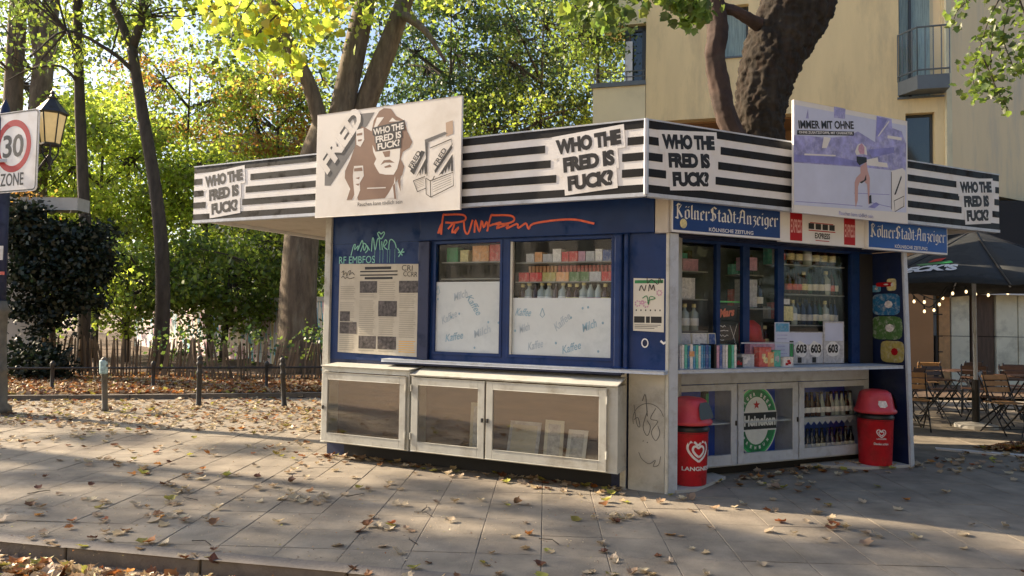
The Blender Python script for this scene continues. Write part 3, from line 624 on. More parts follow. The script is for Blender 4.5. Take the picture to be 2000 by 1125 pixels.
# showcase cabinets under the left counter
def showcase(a0, a1, doors, zt):
    mb = MB(); o1 = .28; b = .03
    L.box(mb, a0, a1, .012, o1, .19, .22); L.box(mb, a0, a0+b, .012, o1, .22, zt); L.box(mb, a1-b, a1, .012, o1, .22, zt)
    L.box(mb, a0+b, a1-b, o1-.03, o1, .975, zt); L.box(mb, a0+b, a1-b, .012, .02, .22, zt)
    P = lambda a, o, z: L.p(a, o, z)
    vs = [P(a0-.004, .3, zt), P(a1+.004, .3, zt), P(a1+.004, .015, 1.05), P(a0-.004, .015, 1.05), P(a0-.004, .3, zt+.012), P(a1+.004, .3, zt+.012), P(a1+.004, .015, 1.062), P(a0-.004, .015, 1.062)]
    mb.add(vs, [(0, 1, 5, 4), (4, 5, 6, 7), (1, 2, 6, 5), (3, 0, 4, 7), (3, 2, 1, 0)])
    s = KP('showcase', mb, M['grey'], bevel=.004)
    mb = MB(); L.box(mb, a0+b, doors[0][0]+.01, o1-.03, o1-.001, .22, .974); L.box(mb, doors[-1][1]-.01, a1-b, o1-.03, o1-.001, .22, .974); KP('stile', mb, M['grey'], s, kind='stuff')
    mb = MB(); L.box(mb, a0+b+.001, a1-b-.001, .021, .028, .221, .974); L.box(mb, a0+b+.001, a1-b-.001, .029, o1-.04, .2205, .226); KP('back_board', mb, M['wood'], s)
    for d0, d1, hinge in doors:
        z0, z1 = .205, .965; t = .075; mb = MB()
        for q in ((d0, d0+t, z0, z1), (d1-t, d1, z0, z1), (d0+t, d1-t, z0, z0+t+.02), (d0+t, d1-t, z1-t, z1)): L.box(mb, q[0], q[1], o1+.003, o1+.028, q[2], q[3])
        dr = KP('door', mb, M['grey'], s, bevel=.004)
        mb = MB(); L.box(mb, d0+t-.008, d1-t+.008, o1+.012, o1+.016, z0+t+.012, z1-t+.008); KP('pane', mb, M['glassC'], s)
        mb = MB(); hx_ = d1-.02 if hinge == 'l' else d0+.02; L.box(mb, hx_-.008, hx_+.008, o1+.028, o1+.045, .56, .60); KP('lock', mb, M['iron'], s)
        mb = MB(); hy = d0-.006 if hinge == 'l' else d1+.006
        for z in (.32, .82): tube(mb, [L.p(hy, o1+.034, z), L.p(hy, o1+.034, z+.07)], .009, 8)
        KP('hinge', mb, M['grey'], s)
    return s
showcase(-3.86, -2.685, [(-3.83, -2.715, 'r')], 1.03)
showcase(-2.665, -.40, [(-2.635, -1.775, 'l'), (-1.755, -.50, 'r')], .985)
mb = MB(); L.box(mb, -3.75, -.55, -.07, .0, .0, .19); KP('plinth', mb, M['dark'])
for a, w, h_, lean, m_, lb in ((-1.58, .34, .34, .1, 'c4', 'pale picture print leaning in the showcase, widest of the row'), (-1.18, .2, .38, .06, 'paper', 'narrow framed sheet leaning in the middle of the showcase'), (-.95, .2, .30, .1, 'signw', 'small blank white card leaning at the right end of the showcase row'), (-2.0, .16, .5, .03, 'paper2', 'tall yellowed sheet behind the middle showcase door')):
    mb = MB(); vs = [L.p(a, .2, .232), L.p(a+w, .2, .232), L.p(a+w, .2-lean, .232+h_), L.p(a, .2-lean, .232+h_)]; vs += [v-L.n*.006 for v in vs]
    mb.add(vs, [(0, 1, 2, 3), (7, 6, 5, 4), (0, 4, 5, 1), (1, 5, 6, 2), (2, 6, 7, 3), (3, 7, 4, 0)]); so = solo('picture_card', mb, M[m_], L.p(a, .2, .232), lb, 'picture'); LOCS[so.name] = L.p(a, .2, .232)
    mb = MB(); e = .035; f_ = lambda u, v: L.p(a+u, .2-lean*v/h_+.0015, .232+v)
    mb.add([f_(e, e), f_(w-e, e), f_(w-e, h_-e), f_(e, h_-e)], [(0, 1, 2, 3)]); KP('print', mb, M['c4' if m_ != 'c4' else 'paper2'], so)

# ---- right-hand serving front
mb = MB(); R.box(mb, .003, .105, -.5, .0, 0, 2.42); KP('side_panel', mb, M['alu'], bevel=.004)
mb = MB(); P = [R.p(3.25, 0, 2.42), R.p(3.31, 0, 2.42), R.p(3.42, 0, 0), R.p(3.36, 0, 0)]; P2 = [R.p(3.25, -.55, 2.42), R.p(3.31, -.55, 2.42), R.p(3.42, -.55, 0), R.p(3.36, -.55, 0)]
mb.add([p-R.n*.03 for p in P]+P2, [(0, 1, 2, 3)[::-1], (4, 5, 6, 7), (0, 4, 7, 3), (1, 2, 6, 5), (0, 1, 5, 4), (3, 7, 6, 2)]); KP('side_panel', mb, M['navy'])
mb = MB(); P2 = [p-R.n*.03 for p in P]; mb.add(P+P2, [(0, 1, 2, 3)[::-1], (4, 5, 6, 7), (0, 4, 7, 3), (1, 2, 6, 5), (0, 1, 5, 4), (3, 7, 6, 2)]); KP('edge_strip', mb, M['alu'], bevel=.004)
mb = MB(); R.box(mb, .1, 3.26, -.5, -.04, 2.43, 2.47); R.box(mb, .0, 3.3, -.12, -.03, 2.43, 2.79); KP('lintel', mb, M['navy'])
mb = MB(); R.box(mb, .107, 3.24, -.5, .0, 1.105, 1.14); KP('counter', mb, M['alu'], bevel=.005)
go = -.40
mb = MB(); R.holes(mb, .107, 3.24, 1.14, 2.43, [(.42-.31, .91, 1.141, 2.40), (.96, 1.27, 1.141, 2.40), (1.36, 1.76, 1.141, 2.40), (1.85, 2.9, 1.141, 2.40)], go-.05, go)
gf = KP('glazing_frame', mb, M['blue'], bevel=.004)
mb = MB(); R.box(mb, 3.03, 3.245, go-.04, go+.004, 1.142, 2.41); KP('door_panel', mb, M['dark'])
for i, (a0, a1) in enumerate(((.11, .91), (.96, 1.27), (1.36, 1.76), (1.85, 2.9))):
    mb = MB(); R.box(mb, a0-.005, a1+.005, go-.028, go-.024, 1.142, 2.405); KP('pane', mb, M['glassR'], gf)
# lower cabinets on the right front
mb = MB(); o1 = -.415
R.box(mb, .107, 3.2, -.75, o1, .10, .14); R.box(mb, .107, .14, -.75, o1, .14, 1.10); R.box(mb, 3.17, 3.2, -.75, o1, .14, 1.10); R.box(mb, .14, 3.17, o1-.02, o1, .955, 1.10)
R.box(mb, .14, 3.17, -.75, -.74, .14, .955)
for a in (1.19, 2.06): R.box(mb, a-.01, a+.01, -.74, o1-.003, .14, .955)
cab = KP('cabinet', mb, M['grey'] if False else M['alu'], bevel=.003)
mb = MB(); R.box(mb, .141, 3.169, -.739, -.73, .141, .954); KP('back_board', mb, mat('deep blue board', (.03, .11, .75), .5, .2, 4), cab)
DO = [(.15, 1.18), (1.20, 2.05), (2.07, 3.165)]
for d0, d1 in DO:
    z0, z1, t = .12, .95, .075; mb = MB()
    for q in ((d0, d0+t, z0, z1), (d1-t, d1, z0, z1), (d0+t, d1-t, z0, z0+t+.03), (d0+t, d1-t, z1-t+.01, z1)): R.box(mb, q[0], q[1], o1+.002, o1+.026, q[2], q[3])
    dr = KP('door', mb, M['alu'], cab, bevel=.004)
    mb = MB(); R.box(mb, d0+t-.006, d1-t+.006, o1+.010, o1+.014, z0+t+.024, z1-t+.016); KP('pane', mb, M['glassR'], cab)
    for z in (.3, .78): mb = MB(); tube(mb, [R.p(d0+.006, o1+.03, z), R.p(d0+.006, o1+.03, z+.06)], .008, 8); KP('hinge', mb, M['alu'], cab)
    mb = MB(); R.box(mb, d1-.022, d1-.008, o1+.026, o1+.04, .52, .57); KP('lock', mb, M['black'], cab)
mb = MB(); R.box(mb, .2, 3.16, -.74, o1-.02, .53, .545); KP('cabinet_shelf', mb, M['alu'], cab)
mb = MB(); R.box(mb, .107, 3.3, -.70, -.52, .0, .10); KP('plinth', mb, M['dark'])
mb = MB(); R.prism(mb, [(0, 0)], 0, 0) if False else None
prismz(mb, [R.p(.08, -.5, 0), R.p(.08, .02, 0), R.p(.3, .03, 0), R.p(.95, -.3, 0), R.p(.95, -.5, 0)], .001, .03); KP('base_slab', mb, M['concl'])
mb = MB(); prismz(mb, [R.p(2.2, -.5, 0), R.p(2.75, -.1, 0), R.p(3.34, .0, 0), R.p(3.40, -.5, 0)], .001, .03); KP('base_slab', mb, M['concl'])
# rear walls, inner floor
bl, br = L.p(-4.0, -2.55, 0), R.p(3.36, -2.5, 0); kl, kr = L.p(-4.0, -.09, 0), R.p(3.36, -.56, 0)
for P, Q in ((bl, kl), (br, bl), (kr, br)):
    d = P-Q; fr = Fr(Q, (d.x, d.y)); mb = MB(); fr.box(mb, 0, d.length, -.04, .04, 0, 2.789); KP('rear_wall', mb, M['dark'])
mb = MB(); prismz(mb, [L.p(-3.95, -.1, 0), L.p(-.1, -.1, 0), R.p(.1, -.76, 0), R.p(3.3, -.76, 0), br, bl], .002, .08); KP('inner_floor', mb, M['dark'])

# ---- newspaper signs above the serving hatch
def nib(fr, mb, strokes, a, z, s, o, pen=.16, sq=1.):
    ang = radians(38)
    for st in strokes:
        dx, dz = pen*s*cos(ang)*sq/2, pen*s*sin(ang)/2*1.0; P_ = [(a+x*s*sq, z+y*s) for x, y in st]
        for p, q in zip(P_[:-1], P_[1:]):
            zz[0] += 1; pts = [(p[0]-dx, p[1]-dz), (p[0]+dx, p[1]+dz), (q[0]+dx, q[1]+dz), (q[0]-dx, q[1]-dz)]
            ar = sum(pts[i][0]*pts[(i+1) % 4][1]-pts[(i+1) % 4][0]*pts[i][1] for i in range(4))
            if abs(ar) < 1e-9: continue
            if ar < 0: pts = pts[::-1]
            fr.poly(mb, pts, o+(zz[0] % 40)*.00006)
BLK = {'K': ([[(.1, 1.6), (.1, 0)], [(-.05, 1.35), (.12, 1.62), (.4, 1.5)], [(.55, 1.5), (.15, .85)], [(.2, .9), (.62, .15), (.72, .2)], [(-.12, .1), (.2, -.05)]], .95), 'o': ([[(.08, .9), (.08, .12), (.3, 0)], [(.3, 1.02), (.5, .88), (.5, .15), (.3, 0)], [(.08, .9), (.3, 1.02)]], .72),
 'ö': ([[(.08, .9), (.08, .12), (.3, 0)], [(.3, 1.02), (.5, .88), (.5, .15), (.3, 0)], [(.08, .9), (.3, 1.02)], [(.12, 1.35), (.18, 1.3)], [(.42, 1.35), (.48, 1.3)]], .72), 'l': ([[(.1, 1.55), (.1, .12), (.22, .02)]], .36),
 'n': ([[(.1, 1), (.1, .08), (.2, .02)], [(.1, .82), (.35, 1.0), (.46, .86), (.46, .1), (.56, .02)]], .74), 'e': ([[(.1, .88), (.1, .12), (.3, 0), (.5, .15)], [(.1, .88), (.3, 1.02), (.46, .82), (.14, .5)]], .62), 'r': ([[(.1, 1), (.1, .08), (.2, .02)], [(.12, .8), (.36, 1.0), (.46, .86)]], .56),
 'S': ([[(.75, 1.4), (.45, 1.6), (.15, 1.35), (.2, 1.0), (.6, .75), (.68, .35), (.4, .0), (.05, .2)], [(.3, 1.5), (.34, .1)]], .95), 't': ([[(.15, 1.3), (.15, .12), (.32, .02)], [(.0, .98), (.34, .98)]], .46), 'a': ([[(.1, .55), (.1, .12), (.28, .0), (.46, .2)], [(.12, .92), (.3, 1.02), (.46, .88), (.46, .1), (.56, .02)], [(.1, .5), (.44, .62)]], .72),
 'd': ([[(.08, .85), (.08, .12), (.28, 0), (.5, .18)], [(.12, 1.5), (.3, 1.35), (.5, .85), (.5, .1)], [(.08, .85), (.3, 1.0)]], .70), '-': ([[(.05, .62), (.2, .55)]], .3), 'A': ([[(.1, 1.2), (.35, 1.6), (.15, .6), (.1, .1), (-.05, .1)], [(.35, 1.6), (.66, 1.4), (.66, .1), (.78, .02)], [(.2, .75), (.62, .75)]], 1.0),
 'z': ([[(.05, .95), (.42, .95), (.18, .55), (.42, .4), (.38, .05), (.1, -.3)]], .56), 'i': ([[(.1, 1), (.1, .1), (.2, .02)], [(.1, 1.38), (.16, 1.32)]], .36), 'g': ([[(.1, .88), (.1, .25), (.28, .12)], [(.1, .88), (.3, 1.0), (.48, .88), (.48, -.1), (.3, -.35), (.08, -.25)]], .68)}
def blackletter(fr, mb, s, a0, a1, z, h, o):
    tot = sum(BLK[c][1] for c in s); sq = (a1-a0)/(tot*h); a = a0
    for c in s: nib(fr, mb, BLK[c][0], a+.03*h, z, h, o, .21, sq); a += BLK[c][1]*h*sq
def newspaper_sign(a0, a1, z0, z1, o0, o1, m_, lab, dot):
    mb = MB(); R.box(mb, a0, a1, o0, o1, z0, z1); s = solo('newspaper_sign', mb, M['signw'], R.p(a0, o0, z0), lab, 'sign', 'newspaper name boards over the serving hatch', bevel=.003); LOCS[s.name] = R.p(a0, o0, z0)
    mb = MB(); R.quad(mb, a0+.012, a1-.012, z0+.02, z1-.012, o1+.001); KP('sign_face', mb, M[m_], s)
    mb = MB(); w = a1-a0; hh = z1-z0; blackletter(R, mb, 'KölnerStadt-Anzeiger', a0+.035*w, a1-.03*w, z0+hh*.42, hh*.27, o1+.003)
    text(mb, R, 'KÖLNISCHE ZEITUNG', a0+.32*w, a0+.73*w, z0+.10*hh, z0+.24*hh, o1+.003, bold=.02); KP('lettering', mb, M['lettw'], s)
    if dot: mb = MB(); R.poly(mb, [(a0+.13+.042*cos(q), z0+.085+.046*sin(q)) for q in np.linspace(0, 6.28, 14)[:-1]], o1+.0045); KP('sticker', mb, M['c3'], s)
newspaper_sign(-.0, 1.365, 2.43, 2.745, -.028, .03, 'signblue', 'dark blue blackletter newspaper sign with a round yellow sticker, at the kiosk corner', True)
newspaper_sign(2.60, 3.93, 2.41, 2.735, -.02, .06, 'signblue2', 'brighter blue blackletter newspaper sign jutting past the right end of the hatch', False)
mb = MB(); R.box(mb, 1.37, 2.595, -.028, .02, 2.42, 2.745); s = solo('newspaper_sign', mb, M['signw'], R.p(1.37, 0, 2.42), 'white and red tabloid sign between the two blue newspaper signs', 'sign', bevel=.003); LOCS[s.name] = R.p(1.37, 0, 2.42)
mb = MB(); t = MB(); wl_ = MB()
for a in (1.50, 2.28):
    R.quad(mb, a, a+.17, 2.44, 2.735, .0215); R.quad(mb, a, a+.17, 2.72, 2.735, .0222)
    text(wl_, R, 'EXPRESS', a+.01, a+.16, 2.52, 2.66, .024, bold=.02)
R.quad(mb, 1.78, 2.02+.1, 2.637, 2.645, .0222); R.quad(mb, 1.86, 2.06, 2.455, 2.463, .0222); text(t, R, 'EXPRESS', 1.85, 2.07, 2.48, 2.54, .0225, bold=.03)
for k in range(4): R.quad(t, 1.76+k*.1, 1.84+k*.1, 2.575, 2.635, .0222)
R.quad(mb, 1.76, 2.15, 2.555, 2.565, .0222)
KP('print', mb, M['redp'], s); KP('print', t, M['ink'], s); KP('lettering', wl_, mat('pink lettering', (.75, .4, .4), .5), s)

# ================================================================== BILLBOARDS ON THE FASCIA
def board(fr, a0, a1, z0, z1, o, lab, zoom):
    TL, TR, BL_, BR_ = zoom
    mb = MB(); fr.box(mb, a0, a1, o-.03, o, z0, z1); s = solo('billboard', mb, M['board'], fr.p(a0, o, z0), lab, 'billboard', bevel=.003); LOCS[s.name] = fr.p(a0, o, z0)
    for a in (a0+.3, a1-.3):
        k = MB(); fr.box(k, a-.02, a+.02, o-.055, o-.031, z0+.1, z1-.1); KP('batten', k, M['alu'], s)
    def bb(x, y):
        k = (y-TL[1])/(BL_[1]-TL[1]); xl = TL[0]+(BL_[0]-TL[0])*k; xr = TR[0]+(BR_[0]-TR[0])*k; u = (x-xl)/(xr-xl)
        t = TL[1]+(TR[1]-TL[1])*u; b = BL_[1]+(BR_[1]-BL_[1])*u; v = (y-t)/(b-t); return (a0+u*(a1-a0), z1-v*(z1-z0))
    return s, bb
def pol(fr, mb, bb, pts, o):
    p = [bb(*q) for q in pts]; ar = sum(p[i][0]*p[(i+1) % len(p)][1]-p[(i+1) % len(p)][0]*p[i][1] for i in range(len(p)))
    if ar < 0: p = p[::-1]
    fr.poly(mb, p, o)
def lin(fr, mb, bb, pts, w, o): fr.ribbon(mb, [bb(*q) for q in pts], w, o)
s, bb = board(L, -3.865, -2.005, 2.68, 3.835, .46, 'cream cigarette billboard with brown hooded figure and diagonal lettering, on the left fascia', ((105, 195), (1325, 35), (65, 1055), (1285, 975)))
o = .461; g = MB(); pol(L, g, bb, [(150, 600), (165, 680), (160, 785), (215, 785), (465, 430), (470, 330), (545, 290), (620, 170), (420, 190), (450, 300), (330, 460), (250, 560)], o); KP('print', g, M['greyink'], s)
g = MB(); c = bb(325, 430)
for k, dd in ((0, .0),):
    text(g, L, 'FRED', c[0]-.40, c[0]+.36, c[1]-.07, c[1]+.15, o+.0015, bold=.05, rot=radians(50), shear=.15)
KP('lettering', g, M['board'], s); g = MB(); text(g, L, 'FRED', c[0]-.375, c[0]+.385, c[1]-.10, c[1]+.12, o+.0010, bold=.05, rot=radians(50), shear=.15); KP('letter_shadow', g, M['ink'], s)
g = MB(); pol(L, g, bb, [(660, 160), (700, 135), (760, 140), (800, 200), (870, 240), (890, 330), (930, 420), (905, 465), (850, 500), (830, 560), (858, 620), (840, 690), (800, 730), (760, 790), (690, 885), (460, 905), (440, 830), (405, 900), (358, 905), (392, 810), (345, 720), (350, 660), (400, 560), (445, 450), (450, 320), (480, 280), (540, 300), (590, 330), (610, 240)], o+.0006); KP('print', g, M['brownink'], s)
g = MB()
for P_ in ([(595, 440), (620, 500), (830, 470), (822, 560), (800, 640), (770, 690), (700, 690), (650, 680), (625, 640), (605, 600), (625, 560), (600, 500)], [(430, 620), (510, 615), (515, 700), (478, 760), (480, 820), (450, 890), (430, 890), (418, 700)], [(455, 320), (520, 300), (525, 400), (490, 460), (455, 440)], [(610, 300), (640, 215), (700, 210), (640, 290)], [(740, 250), (770, 215), (800, 240), (850, 245)], [(540, 800), (700, 793), (700, 802), (540, 809)], [(770, 760), (780, 700), (790, 880), (700, 885)]): pol(L, g, bb, P_, o+.0012)
KP('print', g, M['board'], s)
g = MB()
for P_ in ([(660, 610), (690, 570), (740, 565), (780, 590), (740, 590), (700, 590)], [(680, 500), (745, 490), (740, 540), (700, 545)], [(690, 625), (740, 605), (755, 625), (700, 635)], [(430, 640), (500, 630), (505, 660), (430, 665)], [(440, 720), (480, 710), (470, 730)], [(440, 770), (475, 765), (465, 785)], [(800, 740), (825, 690), (822, 830)], [(460, 350), (510, 340), (508, 360), (460, 368)], [(470, 400), (505, 395), (500, 410), (470, 415)], [(760, 780), (770, 890), (785, 890), (778, 760)]): pol(L, g, bb, P_, o+.0018)
KP('print', g, M['brownink'], s); g = MB(); pol(L, g, bb, [(1200, 260), (1255, 240), (1255, 350), (1200, 375)], o+.0006); KP('print', g, M['lightbrown'], s)
g = MB(); pol(L, g, bb, [(597, 300), (870, 235), (872, 320), (848, 325), (850, 380), (838, 390), (835, 465), (630, 495), (625, 430), (615, 420), (615, 370), (600, 360)], o+.0022)
pk = [[(905, 660), (1000, 490), (1030, 500), (935, 690)], [(1100, 655), (1240, 440), (1245, 470), (1105, 680)], [(950, 715), (1040, 545), (1035, 680), (1025, 690), (1020, 620), (1005, 690), (1000, 640), (985, 700), (980, 670)], [(1130, 700), (1245, 520), (1245, 660), (1230, 665), (1232, 590), (1212, 670), (1205, 620), (1185, 680), (1180, 650), (1160, 690), (1155, 680)]]
for P_ in pk: pol(L, g, bb, P_, o+.0008)
for P_ in ([(930, 740), (1025, 705)], [(930, 740), (960, 830), (1030, 800)], [(1035, 720), (1065, 740), (1245, 670), (1245, 780), (1065, 875), (1030, 850), (1030, 720)], [(1065, 740), (1065, 875)], [(1040, 420), (1040, 700)], [(1100, 700), (1080, 740)], [(1070, 470), (1240, 395), (1245, 445)]): lin(L, g, bb, P_, .009, o+.001)
KP('print', g, M['ink'], s); g = MB(); 
pol(L, g, bb, [(1030, 400), (1190, 335), (1215, 350), (1060, 420), (1045, 600), (1035, 560)], o+.0006)
for k in range(5): lin(L, g, bb, [(1085, 752+k*20), (1230, 692+k*18)], .004, o+.001); lin(L, g, bb, [(945, 748+k*14), (1015, 722+k*14)], .003, o+.001)
c0, c1 = bb(455, 940), bb(835, 915); text(g, L, 'Rauchen kann tödlich sein', c0[0], c1[0], c0[1]-.02, c0[1]+.022, o+.001, bold=.01); KP('print', g, M['greyink'], s)
g = MB()
for t_, x0, x1, y0, y1 in (('WHO THE', 605, 862, 345, 285), ('FRED IS', 625, 840, 415, 350), ('FUCK?', 640, 828, 480, 412)):
    p = bb(x0, (y0+y1)/2+8); q = bb(x1, (y0+y1)/2-18); text(g, L, t_, p[0], q[0], (p[1]+q[1])/2-.036, (p[1]+q[1])/2+.036, o+.0028, bold=.03, rot=radians(5), sp=.95)
for x0, x1, y in ((915, 980, 600), (1120, 1190, 560)):
    p = bb(x0, y); q = bb(x1, y-40); text(g, L, 'FRED', p[0]-.03, q[0]+.03, p[1]+.0, p[1]+.06, o+.0012, bold=.02, rot=radians(55))
KP('lettering', g, M['board'], s)
g = MB()
for x0, x1, y in ((905, 985, 590), (1105, 1190, 570)):
    p = bb(x0, y); q = bb(x1, y-30); cx = (p[0]+q[0])/2; text(g, L, 'FRED', cx-.10, cx+.10, p[1]-.0, p[1]+.055, o+.0016, bold=.02, rot=radians(55))
KP('lettering', g, M['ink'], s)

s, bb = board(R, 1.345, 3.03, 2.69, 3.82, .22, 'lilac skateboarder billboard with black slogan, on the right fascia', ((8, 15), (1000, 200), (70, 1005), (1065, 1110))); o = .221
g = MB(); pol(R, g, bb, [(12, 60), (1003, 240), (1050, 1010), (66, 940)], o+.0003); KP('print', g, M['lilac2'], s)
g = MB(); pol(R, g, bb, [(25, 330), (150, 335), (300, 350), (480, 330), (560, 290), (720, 385), (720, 150), (860, 180), (870, 260), (960, 290), (1010, 400), (1020, 630), (890, 635), (650, 610), (40, 570)], o+.0009)
pol(R, g, bb, [(340, 70), (440, 90), (440, 180), (345, 170)], o+.0009); pol(R, g, bb, [(112, 180), (125, 95), (137, 182)], o+.0009); KP('print', g, M['lilac'], s)
g = MB(); pol(R, g, bb, [(45, 500), (400, 520), (600, 560), (600, 600), (40, 560)], o+.0014); pol(R, g, bb, [(725, 160), (820, 185), (740, 330), (725, 330)], o+.0014); pol(R, g, bb, [(660, 450), (900, 430), (900, 480), (700, 520)], o+.0014)
pol(R, g, bb, [(690, 960), (760, 915), (795, 935), (750, 970)], o+.0014)
for P_ in ([(75, 910), (400, 930), (640, 950)], [(560, 835), (880, 850)], [(720, 920), (900, 960)]): lin(R, g, bb, P_, .006, o+.0014)
KP('print', g, M['lilac3'], s)
g = MB(); 
for P_ in ([(545, 470), (560, 420), (575, 400), (610, 400), (640, 430), (655, 500), (620, 490), (560, 500)], [(650, 540), (750, 520), (760, 560), (840, 570), (850, 610), (660, 590)], [(830, 325), (965, 345), (965, 372), (830, 350)], [(270, 340), (330, 350), (300, 440), (260, 440)], [(120, 490), (380, 500), (380, 512), (120, 505)], [(740, 330), (835, 195), (840, 205), (748, 335)]): pol(R, g, bb, P_, o+.0019)
pol(R, g, bb, [(885, 640), (990, 615), (1020, 650), (1030, 960), (920, 1000), (905, 980)], o+.0019); KP('print', g, M['board'], s)
g = MB()
for P_ in ([(575, 415), (600, 395), (625, 430), (630, 490), (590, 490), (570, 450)],): pol(R, g, bb, P_, o+.0024)
KP('print', g, M['c9'], s); g = MB()
for P_ in ([(600, 600), (650, 560), (668, 640), (690, 700), (700, 900), (712, 925), (692, 935), (670, 760), (640, 730), (600, 740), (590, 780), (595, 900), (580, 960), (570, 900), (558, 740), (570, 700), (605, 660)],): pol(R, g, bb, P_, o+.0024)
KP('print', g, M['skin'], s)
g = MB(); pol(R, g, bb, [(560, 510), (650, 520), (655, 560), (590, 590), (565, 560)], o+.0028); pol(R, g, bb, [(600, 740), (640, 720), (655, 670), (660, 720), (620, 750)], o+.0028); pol(R, g, bb, [(692, 860), (712, 850), (720, 925), (697, 930)], o+.0028)
p = bb(55, 235); q = bb(520, 235); m_z = (p[1]+q[1])/2; text(g, R, 'IMMER MIT OHNE', p[0], q[0], m_z-.042, m_z+.042, o+.0028, bold=.03, sp=.98, rot=atan2(q[1]-p[1], q[0]-p[0])); pol(R, g, bb, [(50, 285), (525, 292), (525, 328), (50, 325)], o+.0022)
for P_ in ([(925, 850), (980, 690)], [(925, 905), (1015, 865), (1018, 955), (940, 1000), (925, 905)], [(885, 650), (905, 980)]): lin(R, g, bb, P_, .008, o+.0026)
pol(R, g, bb, [(925, 850), (978, 680), (985, 700), (938, 850)], o+.0026)
KP('print', g, M['ink'], s)
g = MB(); p = bb(62, 305); q = bb(515, 310); m_z = (p[1]+q[1])/2; text(g, R, 'OHNE ZUSATZSTOFFE, MIT CHARAKTER', p[0], q[0], m_z-.015, m_z+.015, o+.0034, bold=.03, rot=atan2(q[1]-p[1], q[0]-p[0])); KP('lettering', g, M['board'], s)
g = MB(); p = bb(440, 1000); q = bb(740, 1025); text(g, R, 'Rauchen kann tödlich sein', p[0], q[0], p[1]-.03, p[1]+.01, o+.002, bold=.01); KP('lettering', g, M['lilac'], s)

# ================================================================== GOODS BEHIND AND ON THE COUNTERS
def bottle_mesh(kind, glass, label, hgt):
    mb = MB(); r = hgt*.135
    if kind == 'wine': pr = [(.9*r, 0), (r, .02*hgt), (r, .15*hgt), (r*1.02, .155*hgt), (r*1.02, .38*hgt), (r, .385*hgt), (r*.98, .58*hgt), (r*.45, .72*hgt), (r*.36, .8*hgt), (r*.36, .96*hgt), (r*.4, hgt)]; mt = [0, 0, 0, 1, 0, 0, 0, 0, 2, 2]
    elif kind == 'beer': pr = [(.9*r, 0), (r*1.1, .02*hgt), (r*1.1, .16*hgt), (r*1.12, .165*hgt), (r*1.12, .38*hgt), (r*1.1, .385*hgt), (r*1.05, .52*hgt), (r*.55, .70*hgt), (r*.42, .9*hgt), (r*.5, .92*hgt), (r*.5, hgt)]; mt = [0, 0, 0, 1, 0, 0, 0, 0, 2, 2]
    else: pr = [(.95*r*1.3, 0), (r*1.35, .02*hgt), (r*1.35, .18*hgt), (r*1.37, .185*hgt), (r*1.37, .46*hgt), (r*1.35, .465*hgt), (r*1.3, .66*hgt), (r*.5, .76*hgt), (r*.45, .86*hgt), (r*.6, .87*hgt), (r*.6, hgt)]; mt = [0, 0, 0, 1, 0, 0, 0, 0, 2, 2]
    lathe(mb, pr, n=10, mats=mt); return mesh_from(mb, 'bottle', [M[glass], M[label], M['c3'] if kind == 'spirit' else M['black']], smooth=True)
BM = [bottle_mesh('wine', 'bgreen', 'paper', .31), bottle_mesh('wine', 'bblack', 'paper', .32), bottle_mesh('spirit', 'bclear', 'signw', .28), bottle_mesh('wine', 'bbrown', 'c1', .30), bottle_mesh('spirit', 'bbrown', 'c3', .26), bottle_mesh('wine', 'bclear', 'c9', .31), bottle_mesh('wine', 'bblue', 'c4', .31)]
BB = [bottle_mesh('beer', 'bbrown', 'signw', .27), bottle_mesh('beer', 'bblack', 'paper', .27), bottle_mesh('beer', 'bblue', 'c4', .27), bottle_mesh('beer', 'bclear', 'c8', .27)]
ORD = ['first', 'second', 'third', 'fourth', 'fifth', 'sixth', 'seventh', 'eighth', 'ninth', 'tenth', 'eleventh', 'twelfth', 'thirteenth', 'fourteenth', 'fifteenth', 'sixteenth', 'seventeenth', 'eighteenth', 'nineteenth', 'twentieth', 'twenty-first', 'twenty-second', 'twenty-third', 'twenty-fourth']+['twenty-fifth', 'twenty-sixth', 'twenty-seventh', 'twenty-eighth', 'twenty-ninth', 'thirtieth']+['last']*9
cntr = {}
def nth(lab): cntr[lab] = cntr.get(lab, -1)+1; return lab+', %s from left' % ORD[cntr[lab]]
def put(fr, me, a, o, z, lab, grp, cat='bottle', name='bottle', rot=0):
    if grp: lab = nth(lab)
    ob = bpy.data.objects.new(name, me); col.objects.link(ob); ob.location = fr.p(a, o, z); ob.rotation_euler.z = rot; return tag(ob, lab, cat, grp)
def shelf(fr, a0, a1, o0, o1, z, m_='shelf'):
    mb = MB(); fr.box(mb, a0, a1, o0, o1, z-.012, z); KP('interior_shelf', mb, M[m_])
rr = random.Random(12)
